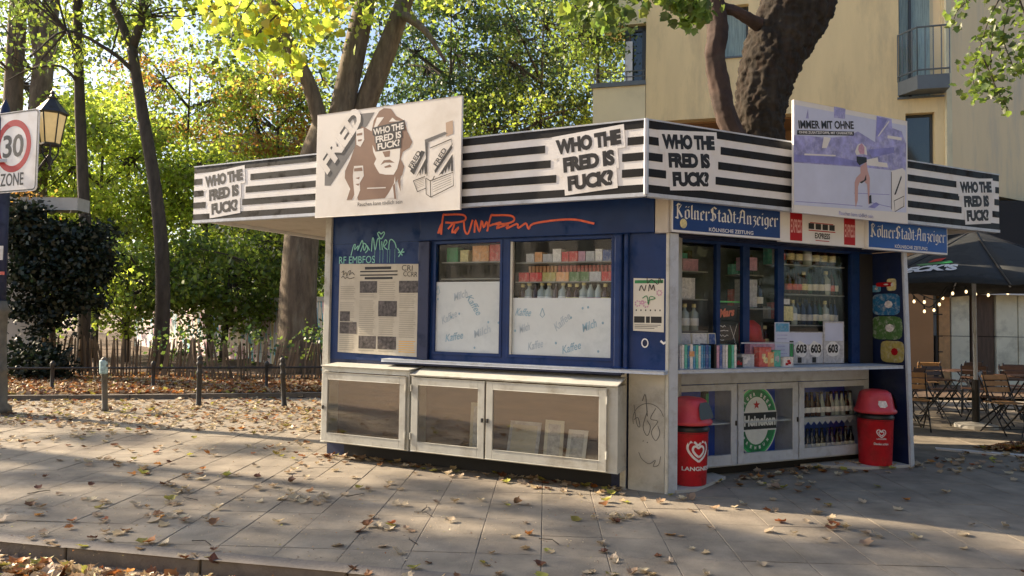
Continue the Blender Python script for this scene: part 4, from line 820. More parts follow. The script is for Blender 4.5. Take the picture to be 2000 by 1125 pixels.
# serving hatch: shelves with wine behind the wide right pane
for z, lab, idx in ((1.92, 'bottle in the upper wine row behind the right hatch pane', [1, 1, 0, 3, 2, 4]), (1.575, 'bottle in the lower wine row behind the right hatch pane', [0, 1, 6, 2, 1, 6])):
    shelf(R, 1.95, 2.88, go-.32, go-.08, z); a = 2.08 if z > 1.8 else 1.95+.04
    while a < 2.84: put(R, BM[rr.choice(idx)], a, go-.15-rr.random()*.03, z, lab, lab+'s', rot=rr.random()*6); a += .079+.008*rr.random()
shelf(R, 1.9, 2.88, go-.32, go-.08, 2.25)
a = 1.98
while a < 2.8: put(R, BM[rr.choice([2, 4, 3])], a, go-.16, 2.255, 'bottle in the topmost shadowed row behind the right hatch pane', 'topmost bottles behind the right hatch pane'); a += .13
for (a0, a1) in ((.15, .9),):
    for z in (1.5, 1.83, 2.12): shelf(R, a0, a1, go-.34, go-.12, z)
    a = .3
    while a < .85: put(R, BM[rr.choice([2, 5, 2])], a, go-.2, 1.50, 'pale bottle on the lower shelf behind the leftmost hatch pane', 'pale bottles behind the leftmost hatch pane'); a += .12
    for a, z, w, h_, m_ in ((.35, 1.83, .16, .2, 'c4'), (.58, 1.83, .2, .22, 'c8'), (.3, 2.12, .25, .15, 'c4'), (.62, 2.12, .2, .13, 'c9')):
        mb = MB(); R.box(mb, a, a+w, go-.28, go-.18, z, z+h_); solo('goods_box', mb, M[m_], R.p(a, go-.2, z), 'carton %s on the shelf behind the leftmost hatch pane' % ('grey, left, lower', 'white, right, lower', 'grey, wide, upper', 'dusky pink, upper')[[.35, .58, .3, .62].index(a)], 'box', bevel=.004)
for (a0, a1, zs, grp) in ((.16, .88, (1.5, 1.83, 2.12), 'assorted packets behind the leftmost hatch pane'), (1.38, 1.74, (1.3, 1.75, 2.12), 'assorted packets behind the third hatch pane'), (1.9, 2.86, (2.255, 1.64), 'assorted packets behind the wide hatch pane')):
    for z in zs:
        a = a0
        while a < a1-.05:
            w = rr.uniform(.05, .1); h_ = rr.uniform(.1, .24); mb = MB(); R.box(mb, a, a+w-.006, go-.36, go-.29, z+.001, z+h_); q_ = rr.choice(['c4', 'c9', 'c7', 'c5', 'gdark', 'c12', 'c1', 'bblack', 'bbrown'])
            solo('packet', mb, M[q_], R.p(a, go-.3, z), nth(grp.replace('packets', 'packet')), 'packet', grp); a += w
shelf(R, 1.37, 1.75, go-.38, go-.2, 2.118)
# dim inner back partition with grey sheets
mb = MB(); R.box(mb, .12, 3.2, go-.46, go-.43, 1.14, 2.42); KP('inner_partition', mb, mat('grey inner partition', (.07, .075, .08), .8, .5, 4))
# green lit shelf edge, red sign and price board in the narrow pane
mb = MB(); R.box(mb, .97, 1.27, go-.07, go-.05, 1.80, 1.815); solo('lit_shelf_edge', mb, mat('green painted edge light', (.1, .5, .12), .4), R.p(.97, go-.06, 1.8), 'thin bright green strip across the narrow second hatch pane', 'strip')  # lit look of the shelf edge is put into its green colour
mb = MB(); R.box(mb, .98, 1.25, go-.07, go-.055, 1.62, 1.77); s = solo('chocolate_sign', mb, M['black'], R.p(.98, go-.06, 1.62), 'small black sign with orange red chocolate bar lettering in the narrow hatch pane', 'sign'); LOCS[s.name] = R.p(.98, go-.06, 1.62)
mb = MB(); text(mb, R, 'Mars', 1.0, 1.20, 1.65, 1.74, go-.052, bold=.05, rot=.12, shear=.25); KP('lettering', mb, mat('orange red lettering', (.75, .2, .12), .4), s)
mb = MB(); R.box(mb, .97, 1.26, go-.07, go-.055, 1.15, 1.60); s = solo('price_board', mb, M['black'], R.p(.97, go-.06, 1.15), 'black chalk price board with white handwriting behind the narrow hatch pane', 'board'); LOCS[s.name] = R.p(.97, go-.06, 1.15)
mb = MB()
for k in range(8):
    z = 1.55-k*.048; pts = [(.99+i*.018, z+rr.uniform(-.010, .010)) for i in range(rr.randint(5, 8))]; R.ribbon(mb, pts, .007, go-.0535)
R.ribbon(mb, [(1.14, 1.56), (1.2, 1.42), (1.24, 1.30)], .005, go-.0535); R.ribbon(mb, [(1.24, 1.58), (1.18, 1.42)], .005, go-.0533); KP('handwriting', mb, M['c8'], s)
mb = MB()
for k in range(7): lathe(mb, [(.02, .0), (.13, .03), (.16, .2), (.13, .36), (.06, .42)], R.p(1.53, go-.2, 1.2), n=12) if k == 0 else None
so = solo('drink_bag', mb, M['red'], R.p(1.53, go-.2, 1.2), 'glossy red rounded display behind the third hatch pane', 'display', smooth=True)
for a, me, z in ((1.66, BM[3], 1.3), (1.70, BM[4], 1.3), (1.62, BM[1], 1.75)): put(R, me, a, go-.13, z, 'single bottle behind the third hatch pane', 'bottles behind the third hatch pane')
shelf(R, 1.37, 1.75, go-.3, go-.05, 1.298); shelf(R, 1.37, 1.75, go-.3, go-.05, 1.748)
for a, z, w, h_, m_, lab in ((1.40, 2.16, .18, .14, 'c9', 'mauve carton high behind the third hatch pane'), (1.38, 1.76, .2, .3, 'c4', 'grey carton on the middle shelf behind the third hatch pane')):
    mb = MB(); R.box(mb, a, a+w, go-.25, go-.12, z, z+h_); solo('goods_box', mb, M[m_], R.p(a, go-.2, z), lab, 'box')
# drink posters behind the wide pane
def card(fr, a0, a1, z0, z1, o, m_, lab, cat='poster', name='advert_card', th=.012, lean=0):
    mb = MB(); fr.box(mb, a0, a1, o-th, o, z0, z1); s = solo(name, mb, M[m_], fr.p(a0, o, z0), lab, cat, bevel=.001); LOCS[s.name] = fr.p(a0, o, z0); return s
s = card(R, 1.86, 2.42, 1.15, 1.50, go+.02, 'c4', 'wide pale drink advert with large black numerals at the bottom of the right pane')
def six(a, z, sgn, mb, mb2):
    pass
for (s_, a0, z1_) in ((s, 1.86, 1.5),):
    g = MB(); k = MB(); b = MB()
    R.quad(b, 1.88, 2.40, 1.36, 1.49, go+.0205)
    for cx in (2.08, 2.30): R.poly(g, [(cx+.10*cos(q)*(1+.12*sin(5*q)), 1.31+.085*sin(q)*(1+.12*sin(4*q))) for q in np.linspace(0, 6.28, 24)[:-1]], go+.022)
    R.quad(k, 1.87, 1.97, 1.17, 1.40, go+.0215)
    for q in (2.03, 2.25): R.quad(k, q, q+.06, 1.16, 1.22, go+.0215)
    text(k, R, '603', 2.005, 2.165, 1.265, 1.365, go+.0235, bold=.05); text(k, R, '603', 2.225, 2.385, 1.265, 1.365, go+.0235, bold=.05)
    KP('print', b, M['c2'] if False else M['lilac2'], s); KP('print', g, M['lettw'], s); KP('print', k, M['ink'], s)
    g = MB(); R.ribbon(g, [(1.90, 1.38), (1.905, 1.2)], .012, go+.0225); R.ribbon(g, [(1.925, 1.38), (1.93, 1.2)], .012, go+.0225); R.ribbon(g, [(1.95, 1.38), (1.945, 1.2)], .012, go+.0225); KP('print', g, M['gpaint'], s)
s = card(R, 2.43, 2.75, 1.15, 1.62, go+.02, 'c4', 'tall pale blue drink advert at the right edge of the wide pane')
g = MB(); R.quad(g, 2.45, 2.73, 1.4, 1.6, go+.0205); KP('print', g, M['lilac2'], s); g = MB(); k = MB(); R.poly(g, [(2.57+.11*cos(q)*(1+.12*sin(5*q)), 1.31+.085*sin(q)) for q in np.linspace(0, 6.28, 24)[:-1]], go+.022); text(k, R, '603', 2.49, 2.65, 1.265, 1.365, go+.0235, bold=.05); KP('print', g, M['lettw'], s); KP('print', k, M['ink'], s)
s = card(R, 1.66, 1.87, 1.15, 1.60, go+.06, 'lilac2', 'narrow white and lilac price list taped left of the drink adverts')
g = MB(); R.quad(g, 1.67, 1.86, 1.5, 1.59, go+.0605); KP('print', g, M['c2'], s); g = MB()
for k in range(8): R.quad(g, 1.69, 1.69+.1+.05*rr.random(), 1.46-.04*k, 1.467-.04*k, go+.0605)
KP('print', g, M['lilac'], s)
s = card(R, 1.87, 2.05, 1.62, 1.78, go-.06, 'c3', 'small yellowish flyer inside the wide pane above the price list'); s = card(R, 1.90, 2.0, 1.80, 1.86, go-.06, 'c8', 'tiny white and green tag high inside the wide pane')
# magazines upright on the counter: narrow spines
mk = ['c4', 'c8', 'c5', 'c10', 'c8', 'c2', 'c5', 'c8', 'c2', 'c10', 'c7', 'c10']; a = .19
for i, m_ in enumerate(mk):
    w = .018+.016*rr.random(); mb = MB(); hh = .215+.02*rr.random(); R.box(mb, a, a+w, -.30, -.08, 1.142, 1.142+hh)
    s = solo('magazine', mb, M[m_], R.p(a, -.1, 1.142), 'upright magazine with %s spine, %s from the left in the left bundle' % (dict(c4='grey', c8='white', c5='green', c10='dark blue', c2='blue', c7='navy')[m_], ORD[i]), 'magazine', 'left bundle of magazines on the serving counter', bevel=.002); a += w+.006
s = card(R, .30, .36, 1.26, 1.31, -.075, 'c6', 'orange round badge printed on the left magazine bundle', 'label', 'price_tag', .003)
a = .60
for i, m_ in enumerate(['black', 'c9', 'c7', 'c4', 'c8', 'gdark', 'c5', 'c8']):
    w = .022+.016*rr.random(); mb = MB(); hh = .22+.02*rr.random(); R.box(mb, a, a+w, -.28, -.07, 1.142, 1.142+hh)
    solo('magazine', mb, M[m_], R.p(a, -.1, 1.142), 'upright magazine, %s from the left in the darker right bundle' % ORD[i], 'magazine', 'right bundle of magazines on the serving counter', bevel=.002); a += w+.006
for i, (a, m_, w) in enumerate(((.14, 'c6', .2), (.35, 'c4', .2), (.56, 'c8', .2), (.77, 'c7', .1))):
    mb = MB(); z = 1.38; P_ = [R.p(a, -.33, 1.142), R.p(a+w, -.33, 1.142), R.p(a+w, -.37, 1.48), R.p(a, -.37, 1.48)]; P_ += [p-R.n*.012 for p in P_]
    mb.add(P_, [(0, 1, 2, 3), (7, 6, 5, 4), (0, 4, 5, 1), (1, 5, 6, 2), (2, 6, 7, 3), (3, 7, 4, 0)])
    s = solo('magazine', mb, M['paper'], R.p(a, -.33, 1.142), ('faced-out magazine with orange cover, leftmost in the rear row', 'faced-out magazine with grey blue cover, second in the rear row', 'faced-out white magazine, third in the rear row', 'dark narrow magazine at the right end of the rear row')[i], 'magazine'); LOCS[s.name] = R.p(a, -.33, 1.142)
    mb = MB(); f_ = lambda u, v: R.p(a+u, -.33-.04*v/.338+.002, 1.142+v); mb.add([f_(.01, .18), f_(w-.01, .18), f_(w-.01, .328), f_(.01, .328)], [(0, 1, 2, 3)]); KP('cover', mb, M[m_], s)
    mb = MB(); mb.add([R.p(a+.03, -.365, 1.41), R.p(a+w*.6, -.365, 1.41), R.p(a+w*.6, -.368, 1.45), R.p(a+.03, -.368, 1.45)], [(0, 1, 2, 3)]); KP('print', mb, M['redp' if i % 2 else 'lettw'], s)
# tubs of sweets and small stands
for a, o_, w, h_, m_, lab, z in ((.93, -.14, .10, .10, 'black', 'black cash dish holding a white paper on the counter', 1.142), (1.03, -.16, .17, .13, 'c4', 'grey translucent tub left of the sweets on the counter', 1.142), (1.25, -.14, .16, .2, 'c1', 'red and cream sweets box in the middle of the counter', 1.142), (1.36, -.13, .08, .15, 'c6', 'small orange sweets tub beside the red box', 1.142), (1.44, -.14, .10, .17, 'c5', 'greenish jar of sweets on the counter', 1.142), (1.56, -.12, .14, .10, 'c8', 'small white card stand at the right of the sweets', 1.142), (1.24, -.26, .34, .25, 'c9', 'tall mixed sweets tray behind the front boxes', 1.142)):
    mb = MB(); R.box(mb, a, a+w, o_-.09, o_, z, z+h_); s = solo('sweets_box', mb, M[m_], R.p(a, o_, z), lab, 'box', bevel=.008); LOCS[s.name] = R.p(a, o_, z)
    g = MB(); 
    for k in range(4):
        u, v = rr.uniform(.1, .6)*w, rr.uniform(.1, .6)*h_; R.quad(g, a+u, a+u+w*.28, z+v, z+v+h_*.25, o_+.001+k*.0004)
    KP('print', g, M[rr.choice(['c8', 'c3', 'c4', 'redp'])], s)
mb = MB(); R.box(mb, .92, 1.70, -.36, -.05, 1.385, 1.392); s = solo('glass_shelf', mb, M['glassR'], R.p(.92, -.05, 1.14), 'clear acrylic sneeze shelf over the sweets on the counter', 'shelf'); LOCS[s.name] = R.p(.92, -.05, 1.14)
mb = MB(); 
for a in (.925, 1.69): R.box(mb, a, a+.005, -.35, -.06, 1.142, 1.384)
KP('shelf_support', mb, M['glassR'], s)
mb = MB(); R.box(mb, .92, 1.70, -.052, -.046, 1.384, 1.394); KP('edge', mb, M['alu'], s)
# ice-cream stickers on the right inner side panel
PN = Fr(R.p(3.247, -.02, 0), (-R.n.x*-1, -R.n.y*-1)); PN = Fr(R.p(3.30, 0, 0), (R.n.x, R.n.y))
def lean_o(z): return .05-.0+(2.42-z)*0
for a0, a1, z0, z1, m_, lab in ((-.42, -.06, 1.70, 1.95, 'c10', 'blue ice cream sticker with white figures'), (-.44, -.04, 1.42, 1.69, 'c11', 'green dinosaur shaped ice cream sticker'), (-.33, -.03, 1.16, 1.41, 'c12', 'yellow round ice cream sticker'), (-.36, -.14, 2.03, 2.08, 'redp', 'small red ice cream sticker'), (-.44, -.3, 1.97, 2.05, 'c2', 'small blue ice cream sticker'), (-.22, -.1, 1.98, 2.12, 'c3', 'small brown and cream ice cream sticker')):
    zc = (z0+z1)/2; oo = -.05-(0) ; mb = MB(); org = R.p(3.25+.11*(2.42-zc)/2.42-.004, 0, 0); F_ = Fr(org, (R.n.x, R.n.y))
    # panel inner face looks towards -x of R: outward normal of F_
    if F_.n.dot(R.x) > 0: F_ = Fr(org, (-R.n.x, -R.n.y)); q0, q1 = -a1, -a0
    else: q0, q1 = a0, a1
    n = 14; cx, cz, rx, rz = (q0+q1)/2, zc, (q1-q0)/2, (z1-z0)/2
    pts = [(cx+rx*np.sign(cos(t))*abs(cos(t))**.45, cz+rz*np.sign(sin(t))*abs(sin(t))**.45) for t in np.linspace(0, 2*pi, n+1)[:-1]]
    F_.prism(mb, pts, .001, .007); s = KP('sticker', mb, M[m_], label=lab)
    g = MB(); F_.poly(g, [(cx+rx*.2+rx*.3*cos(t), cz+rz*.35*sin(t)) for t in np.linspace(0, 6.28, 9)[:-1]], .008); KP('print', g, M['c8' if m_ not in ('c12',) else 'redp'], s)
# left facade windows: shelves of goods
for (a0, a1, zs, wd) in ((-1.64, -.58, (1.70, 1.98, 2.18), 0), (-2.54, -1.8, (2.02, 2.2), 1)):
    for z in zs: shelf(L, a0, a1, -.34, -.08, z)
    if not wd:
        a = a0+.06
        while a < a1-.04: put(L, BM[rr.choice([4, 3, 0, 5, 2])], a, -.14, 1.70, 'bottle in the row above the white film of the wide window', 'bottles in the wide left window', rot=rr.random()*6); a += .066+.015*rr.random()
        a = a0+.03; i = 0
        while a < a1-.1:
            w = .09+.06*rr.random(); mb = MB(); L.box(mb, a, a+w, -.22, -.1, 1.982, 2.075); m_ = ['redbox', 'redbox', 'c12', 'c6', 'c11', 'c11', 'c4', 'redbox', 'redbox', 'redbox'][min(9, i)]
            solo('goods_box', mb, M[m_], L.p(a, -.1, 1.98), nth('low carton in the middle row of the wide window'), 'box', 'low cartons in the middle row of the wide window', bevel=.003); a += w+.006; i += 1
        a = a0+.08; i = 0
        while a < a1-.05:
            w = .028; mb = MB(); L.box(mb, a, a+w, -.3, -.235, 1.982, 2.15); solo('goods_pack', mb, M['c6' if a < -1.25 else 'c1'], L.p(a, -.24, 1.98), nth('slim upright pack behind the low cartons'), 'pack', 'slim packs behind the low cartons'); a += w+.014
        a = a0+.1
        for w, m_ in ((.1, 'c4'), (.09, 'c6'), (.11, 'c4'), (.10, 'c8'), (.08, 'redbox'), (.1, 'redbox'), (.08, 'c9'), (.1, 'c4'), (.08, 'c8'), (.09, 'c7')):
            mb = MB(); L.box(mb, a, a+w-.006, -.26, -.12, 2.182, 2.26+.08*rr.random()); s = solo('goods_box', mb, M[m_], L.p(a, -.12, 2.18), nth('large carton on the top shelf of the wide window'), 'box', 'large cartons on the top shelf of the wide window', bevel=.003); a += w
    else:
        for a, w, h_, m_, lab in ((-2.5, .14, .16, 'gdark', 'dark green carton on the upper left of the narrow window'), (-2.33, .1, .13, 'c3', 'cream carton on the top shelf of the narrow window'), (-2.18, .2, .17, 'c6', 'orange carton on the top shelf of the narrow window'), (-1.97, .14, .18, 'c1', 'red carton on the top shelf of the narrow window')):
            mb = MB(); L.box(mb, a, a+w, -.24, -.12, 2.202, 2.202+h_); solo('goods_box', mb, M[m_], L.p(a, -.12, 2.2), lab, 'box', bevel=.003)
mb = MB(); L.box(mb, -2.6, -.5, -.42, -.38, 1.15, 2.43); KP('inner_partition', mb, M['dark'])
# lower right cabinets: contents
oc = -.52
for z, idx, lab, lean in ((.547, [0, 3, 0, 3], 'beer bottle standing on the upper level of the right cabinet', 0), (.142, [2, 2, 1, 2], 'beer bottle standing on the floor of the right cabinet', 0)):
    a = 2.16; k = 0
    while a < 3.08: put(R, BB[rr.choice(idx)], a, oc+.02*rr.random(), z, lab, lab.replace('bottle', 'bottles'), rot=rr.random()*6); a += .077; k += 1
mb = MB(); R.box(mb, 2.1, 3.15, oc+.05, oc+.055, .50, .53)
n = 12; pts = [(2.1, .53), (2.1, .50)]
for k in range(n): pts += [(2.1+(k+.5)*1.05/n, .46), (2.1+(k+1)*1.05/n, .50)]
pts += [(3.15, .53)]; mb = MB(); R.prism(mb, pts, oc+.06, oc+.064); KP('price_strip', mb, M['alu'], cab)
for a, z, me, lab in ((.62, .142, BM[2], 'clear bottle with pale label on the floor of the left cabinet'), (.85, .142, BM[2], 'squat clear bottle beside it on the floor of the left cabinet')): put(R, me, a, oc, z, lab, None)
mb = MB(); lathe(mb, [(.03, 0), (.042, .01), (.042, .17), (.03, .19)], R.p(.86, oc, .70), n=14); s = solo('drink_can', mb, M['black'], R.p(.86, oc, .70), 'tall black can with green claw stripes in the left cabinet', 'can', smooth=True); LOCS[s.name] = R.p(.86, oc, .70)
g = MB(); [R.ribbon(g, [(.845+k*.014, .85), (.843+k*.015, .73)], .007, oc+.045) for k in range(3)]; KP('print', g, M['gpaint'], s)
for z, lab in ((.547, 'lower white cup of the stack in the left cabinet'), (.625, 'upper white cup of the stack in the left cabinet')):
    mb = MB(); lathe(mb, [(.03, 0), (.045, .06), (.05, .072)], R.p(.86, oc, z), n=12); solo('cup', mb, M['c8'], R.p(.86, oc, z), lab, 'cup')
# round beer disc: a thick printed oval board in the middle cabinet
DC, DR = 1.50, .285; cz_ = .545
def ell(cx, cz, rx, rz, n=40, t0=0, t1=2*pi): return [(cx+rx*cos(t), cz+rz*sin(t)) for t in np.linspace(t0, t1, n)]
mb = MB(); R.prism(mb, ell(DC, cz_, DR+.012, .372)[:-1], oc+.06, oc+.075); s = solo('beer_disc', mb, M['signw'], R.p(DC, oc, .14), 'big round green beer sign with white lettering on a black band in the middle cabinet', 'sign'); LOCS[s.name] = R.p(DC, oc, .14)
f0 = oc+.076; g = MB(); R.poly(g, ell(DC, cz_, DR, .36)[:-1], f0); KP('print', g, M['gpaint'], s)
g = MB(); R.poly(g, ell(DC, cz_, DR*.95, .335)[:-1], f0+.0006); KP('print', g, M['gdark'], s)
g = MB(); R.poly(g, ell(DC, cz_+.05, DR*.60, .205, 30, 0.12, pi-.12), f0+.0014); R.poly(g, ell(DC, cz_-.05, DR*.58, .20, 30, pi+.12, 2*pi-.12), f0+.0014)
R.quad(g, DC-DR*.99, DC+DR*.99, cz_-.105, cz_+.105, f0+.0018); KP('print', g, M['lettw'], s)
g = MB(); R.quad(g, DC-DR, DC+DR, cz_-.088, cz_+.088, f0+.0024); KP('print', g, M['ink'], s)
g = MB(); text(g, R, 'Heineken', 1.325, DC+DR*.95, cz_-.055, cz_+.06, f0+.0032, bold=.04)
for k, ch in enumerate('LAGER BEER'):
    t = radians(150-k*13); 
    if ch != ' ': x, z = DC+DR*.78*cos(t), cz_+.285*sin(t); text(g, R, ch, x-.014, x+.014, z-.019, z+.019, f0+.0012, bold=.04, rot=t-pi/2)
for k, ch in enumerate('PREMIUM'):
    t = radians(218+k*16); x, z = DC+DR*.78*cos(t), cz_+.285*sin(t); text(g, R, ch, x-.013, x+.013, z-.017, z+.017, f0+.0012, bold=.04, rot=t+pi/2)
KP('lettering', g, M['lettw'], s)
g = MB(); R.poly(g, [(DC+(.05 if k % 2 == 0 else .021)*sin(k*pi/5), cz_+.17+(.05 if k % 2 == 0 else .021)*cos(k*pi/5)) for k in range(10)][::-1], f0+.0022); KP('print', g, M['redp'], s)

# ================================================================== LITTER BINS
class Cyl:
    """frame wrapped on an upright cylinder: a = arc length from angle t0"""
    def __init__(s, c, r, t0): s.c = Vector(c); s.r = r; s.t = t0
    def p(s, a, o, z): t = s.t+a/s.r; rr_ = s.r+o; return s.c+Vector((rr_*cos(t), rr_*sin(t), z))
    box = Fr.box; quad = Fr.quad; poly = Fr.poly; prism = Fr.prism; ribbon = Fr.ribbon
def litter_bin(c, face, mouth, lab, big):
    t = thing('litter_bin', c, lab, 'litter bin', 'red litter bins at the serving front'); C = Vector(c); r = .19
    mb = MB(); lathe(mb, [(.165, 0), (.17, .01), (.188, .50), (.193, .505), (.193, .53), (.185, .53), (.178, .52), (.17, .3)], C, n=28); KP('body', mb, M['red'], t, smooth=False).data.polygons.foreach_set('use_smooth', [True]*0) if False else KP('body', mb, M['red'], t, smooth=True)
    mb = MB(); lathe(mb, [(.17, .45), (.195, .515), (.2, .53), (.18, .56), (.165, .585)], C, n=28); KP('bin_bag', mb, M['black'], t, smooth=True)
    # lid: squarish dome with a dark mouth
    mb = MB(); n = 32; rings = [(.215, .575), (.222, .585), (.222, .605), (.205, .62), (.175, .74), (.155, .80), (.12, .825), (.05, .835)]; vs = []; sq = 3.2
    for rr_, z in rings:
        for k in range(n):
            a = 2*pi*k/n; e = (abs(cos(a))**sq+abs(sin(a))**sq)**(-1/sq); w = min(1, (z-.57)/.1) ; q = rr_*(1+(e-1)*.75*w*(1 if z < .81 else .5)); vs.append(C+Matrix.Rotation(mouth, 3, 'Z')@Vector((q*cos(a), q*sin(a), z)))
    m_ = len(rings); fs = [(i*n+k, i*n+(k+1) % n, (i+1)*n+(k+1) % n, (i+1)*n+k) for i in range(m_-1) for k in range(n)]+[tuple((m_-1)*n+k for k in range(n))]
    mb.add(vs, fs); lid = KP('lid', mb, M['lidred'], t, smooth=True)
    fm = Fr(C+Vector((cos(mouth), sin(mouth), 0))*0, (-sin(mouth), cos(mouth)))
    if fm.n.dot(Vector((cos(mouth), sin(mouth), 0))) < 0: fm = Fr(C, (sin(mouth), -cos(mouth)))
    mb = MB(); pts = [(-.11, .635), (.11, .635), (.12, .66), (.10, .75), (.06, .79), (-.06, .79), (-.10, .75), (-.12, .66)]
    sl = lambda z: .206-(z-.62)*.25
    vs = [fm.p(a, sl(z)+.003, z) for a, z in pts]; mb.add(vs, [tuple(range(8))]); KP('mouth', mb, M['black'], lid)
    cy = Cyl(C, .1785+.0, face); w = MB(); hh = MB(); zc = .36 if not big else .33; k_ = .55 if not big else 1.25
    def heart(s_, z0):
        pts = [(.0, -.075), (-.05, -.035), (-.085, .02), (-.075, .065), (-.04, .075), (-.005, .05), (.03, .075), (.07, .06), (.08, .015), (.05, -.035), (.0, -.075)]
        return [(x*s_, z0+y*s_) for x, y in pts]
    for s_ in (1.0, .55):
        cy.ribbon(w, [tuple(p)[:2] for p in smooth_curve([(*p, 0) for p in heart(k_*s_, zc)], 4)], .017*k_, .006+(.0 if s_ == 1 else .001))
    def ctext(s_, a0, a1, z0, z1, bold=.02):
        v, f, _ = text_geo(s_, bold); w.add([cy.p(a0+x*(a1-a0), .0085+(z0-.25)*.03, z0+y*(z1-z0)) for x, y in v], f)
    if big: ctext('LANGNESE', -.16, .16, .15, .19, .03)
    else: ctext('LANGNESE', -.05, .05, .295, .312); ctext('Danke schön', -.075, .075, .235, .26, .02)
    KP('logo', w, M['lettw'], t)
    if not big:
        w = MB(); vs = []; fl = Fr(C, (-sin(face), cos(face)));
        F2 = fl if fl.n.dot(Vector((cos(face), sin(face), 0))) > 0 else Fr(C, (sin(face), -cos(face)))
        for pts in ([(-.03, .72), (.045, .72), (.055, .70), (.06, .665), (.03, .645), (-.02, .65), (-.04, .68)],): w.add([F2.p(a, sl(z)+.004, z) for a, z in pts], [tuple(range(len(pts)))])
        KP('sticker', w, M['c8'], lid)
    return t
camdir = lambda P: atan2(-P.y, -P.x)
p = R.p(.395, -.2, .03); litter_bin(p, camdir(p)+.55, camdir(p)+1.0, 'red litter bin with large white heart swirl, half hidden by the corner post', True)
p = R.p(3.03, -.2, .03); litter_bin(p, camdir(p)+.35, camdir(p)+1.75, 'red litter bin with pale sticker on its lid, at the right end of the hatch', False)

# ================================================================== THE YELLOW APARTMENT BUILDING
A = Fr((10.55, 18, 0), (.96, -.279)); B = Fr((10.55, 18, 0), (.855, .518))
bld = thing('apartment_building', (10.55, 18, 0), 'ochre and beige rendered apartment building with bay balcony behind the kiosk', 'building')
BP = lambda n, mb, m, par=None, **k: part(n, mb, m, par if par is not None else bld, **k)
hb = (-1.02, -.06, 7.24, 10.4); h2 = (-.88, -.23, 5.5, 6.83); h3 = (-5.35, -4.6, 8.62, 10.0)
mb = MB(); A.holes(mb, -7.27, -.0, 7.0, 17, [hb, h3], -.35, 0); A.holes(mb, -2.4, 0, 5.0, 6.999, [h2], -.35, 0); BP('wall', mb, M['wallA'])
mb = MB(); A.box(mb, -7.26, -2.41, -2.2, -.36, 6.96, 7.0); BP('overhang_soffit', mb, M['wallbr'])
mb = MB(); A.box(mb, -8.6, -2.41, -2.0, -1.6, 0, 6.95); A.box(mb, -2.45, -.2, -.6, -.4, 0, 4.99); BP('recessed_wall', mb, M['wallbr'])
mb = MB(); A.box(mb, -8.72, -7.28, -.4, .02, 2.5, 8.02); BP('terrace_wall', mb, M['wallP']); mb = MB(); A.box(mb, -8.78, -7.27, -.45, .08, 8.02, 8.14); BP('coping', mb, M['balc'])
mb = MB(); A.box(mb, -7.9, -7.271, -1.5, -1.2, 8.1, 17); A.box(mb, -8.5, -7.275, -1.2, -.02, 9.75, 17); BP('wall', mb, M['wallP'])
mb = MB(); A.box(mb, -7.27, -7.22, -1.4, -.36, 0, 17); BP('wall_return', mb, M['wallP'])
mb = MB()
for z in (8.3, 8.45): tube(mb, [A.p(-8.7, -.05, z), A.p(-7.3, -.05, z)], .014, 6)
for a in np.arange(-8.7, -7.3, .45): tube(mb, [A.p(a, -.05, 8.14), A.p(a, -.05, 8.45)], .012, 6)
BP('terrace_railing', mb, M['balc'])
mb = MB(); A.box(mb, -7.86, -7.74, -.2, -.1, 8.14, 9.7); A.box(mb, -7.4, -7.3, -.3, -.2, 8.14, 9.7); A.box(mb, -7.74, -7.3, -.3, -.2, 9.6, 9.74); w = BP('window', mb, M['frame']); mb = MB(); A.box(mb, -7.74, -7.4, -.28, -.26, 8.15, 9.6); BP('pane', mb, M['winglass'], w)
mb = MB(); A.box(mb, -7.85, -7.65, -.09, -.08, 8.2, 9.3); BP('rolled_blind', mb, M['signw'])
def fwin(fr, h, vert=(), recess=.22, curt=True, lab=None):
    a0, a1, z0, z1 = h; mb = MB(); t = .06
    for q in ((a0, a0+t, z0, z1), (a1-t, a1, z0, z1), (a0+t, a1-t, z0, z0+t), (a0+t, a1-t, z1-t, z1)): fr.box(mb, q[0], q[1], -recess-.06, -recess, q[2], q[3])
    for v in vert: fr.box(mb, v-.03, v+.03, -recess-.06, -recess+.002, z0+t, z1-t)
    w = BP('window', mb, M['frame'], label=lab); mb = MB(); fr.box(mb, a0+t, a1-t, -recess-.035, -recess-.03, z0+t, z1-t); BP('pane', mb, M['winglass'] if not curt else M['glass'], w)
    if curt: mb = MB(); fr.box(mb, a0, a1, -recess-.12, -recess-.1, z0, z1); BP('curtain', mb, M['curtain'], w)
    mb = MB(); fr.box(mb, a0-.04, a1+.04, -.05, .04, z0-.05, z0-.005); BP('sill', mb, M['balc'], w)
fwin(A, hb, (-.72,)); fwin(A, h2, (), .2, False, 'dark square window under the bay balcony'); fwin(A, h3, (), .2)
# bay balcony
mb = MB(); pts = [A.p(-1.05, .003, 0), A.p(-.72, .5, 0), A.p(-.02, .5, 0), A.p(-.02, .003, 0)]; prismz(mb, pts, 7.28, 7.62); bc = BP('balcony', mb, M['balc'])
mb = MB(); pts2 = [A.p(-1.05, .02, 0), A.p(-.72, .5, 0), A.p(-.02, .5, 0)]
for z in (8.8, 7.75):
    tube(mb, [p+Vector((0, 0, z)) for p in pts2], .022, 6)
for p, q in zip(pts2[:-1], pts2[1:]):
    for k in range(5): r_ = p+(q-p)*k/4; tube(mb, [r_+Vector((0, 0, 7.62)), r_+Vector((0, 0, 8.8))], .014, 6)
BP('railing', mb, M['balc'], bc)
for p, q in zip(pts2[:-1], pts2[1:]):
    d = q-p; f_ = Fr(p, (d.x, d.y)); mb = MB(); f_.box(mb, .04, d.length-.04, -.012, -.006, 7.8, 8.75); BP('balcony_panel', mb, M['glassR'], bc)
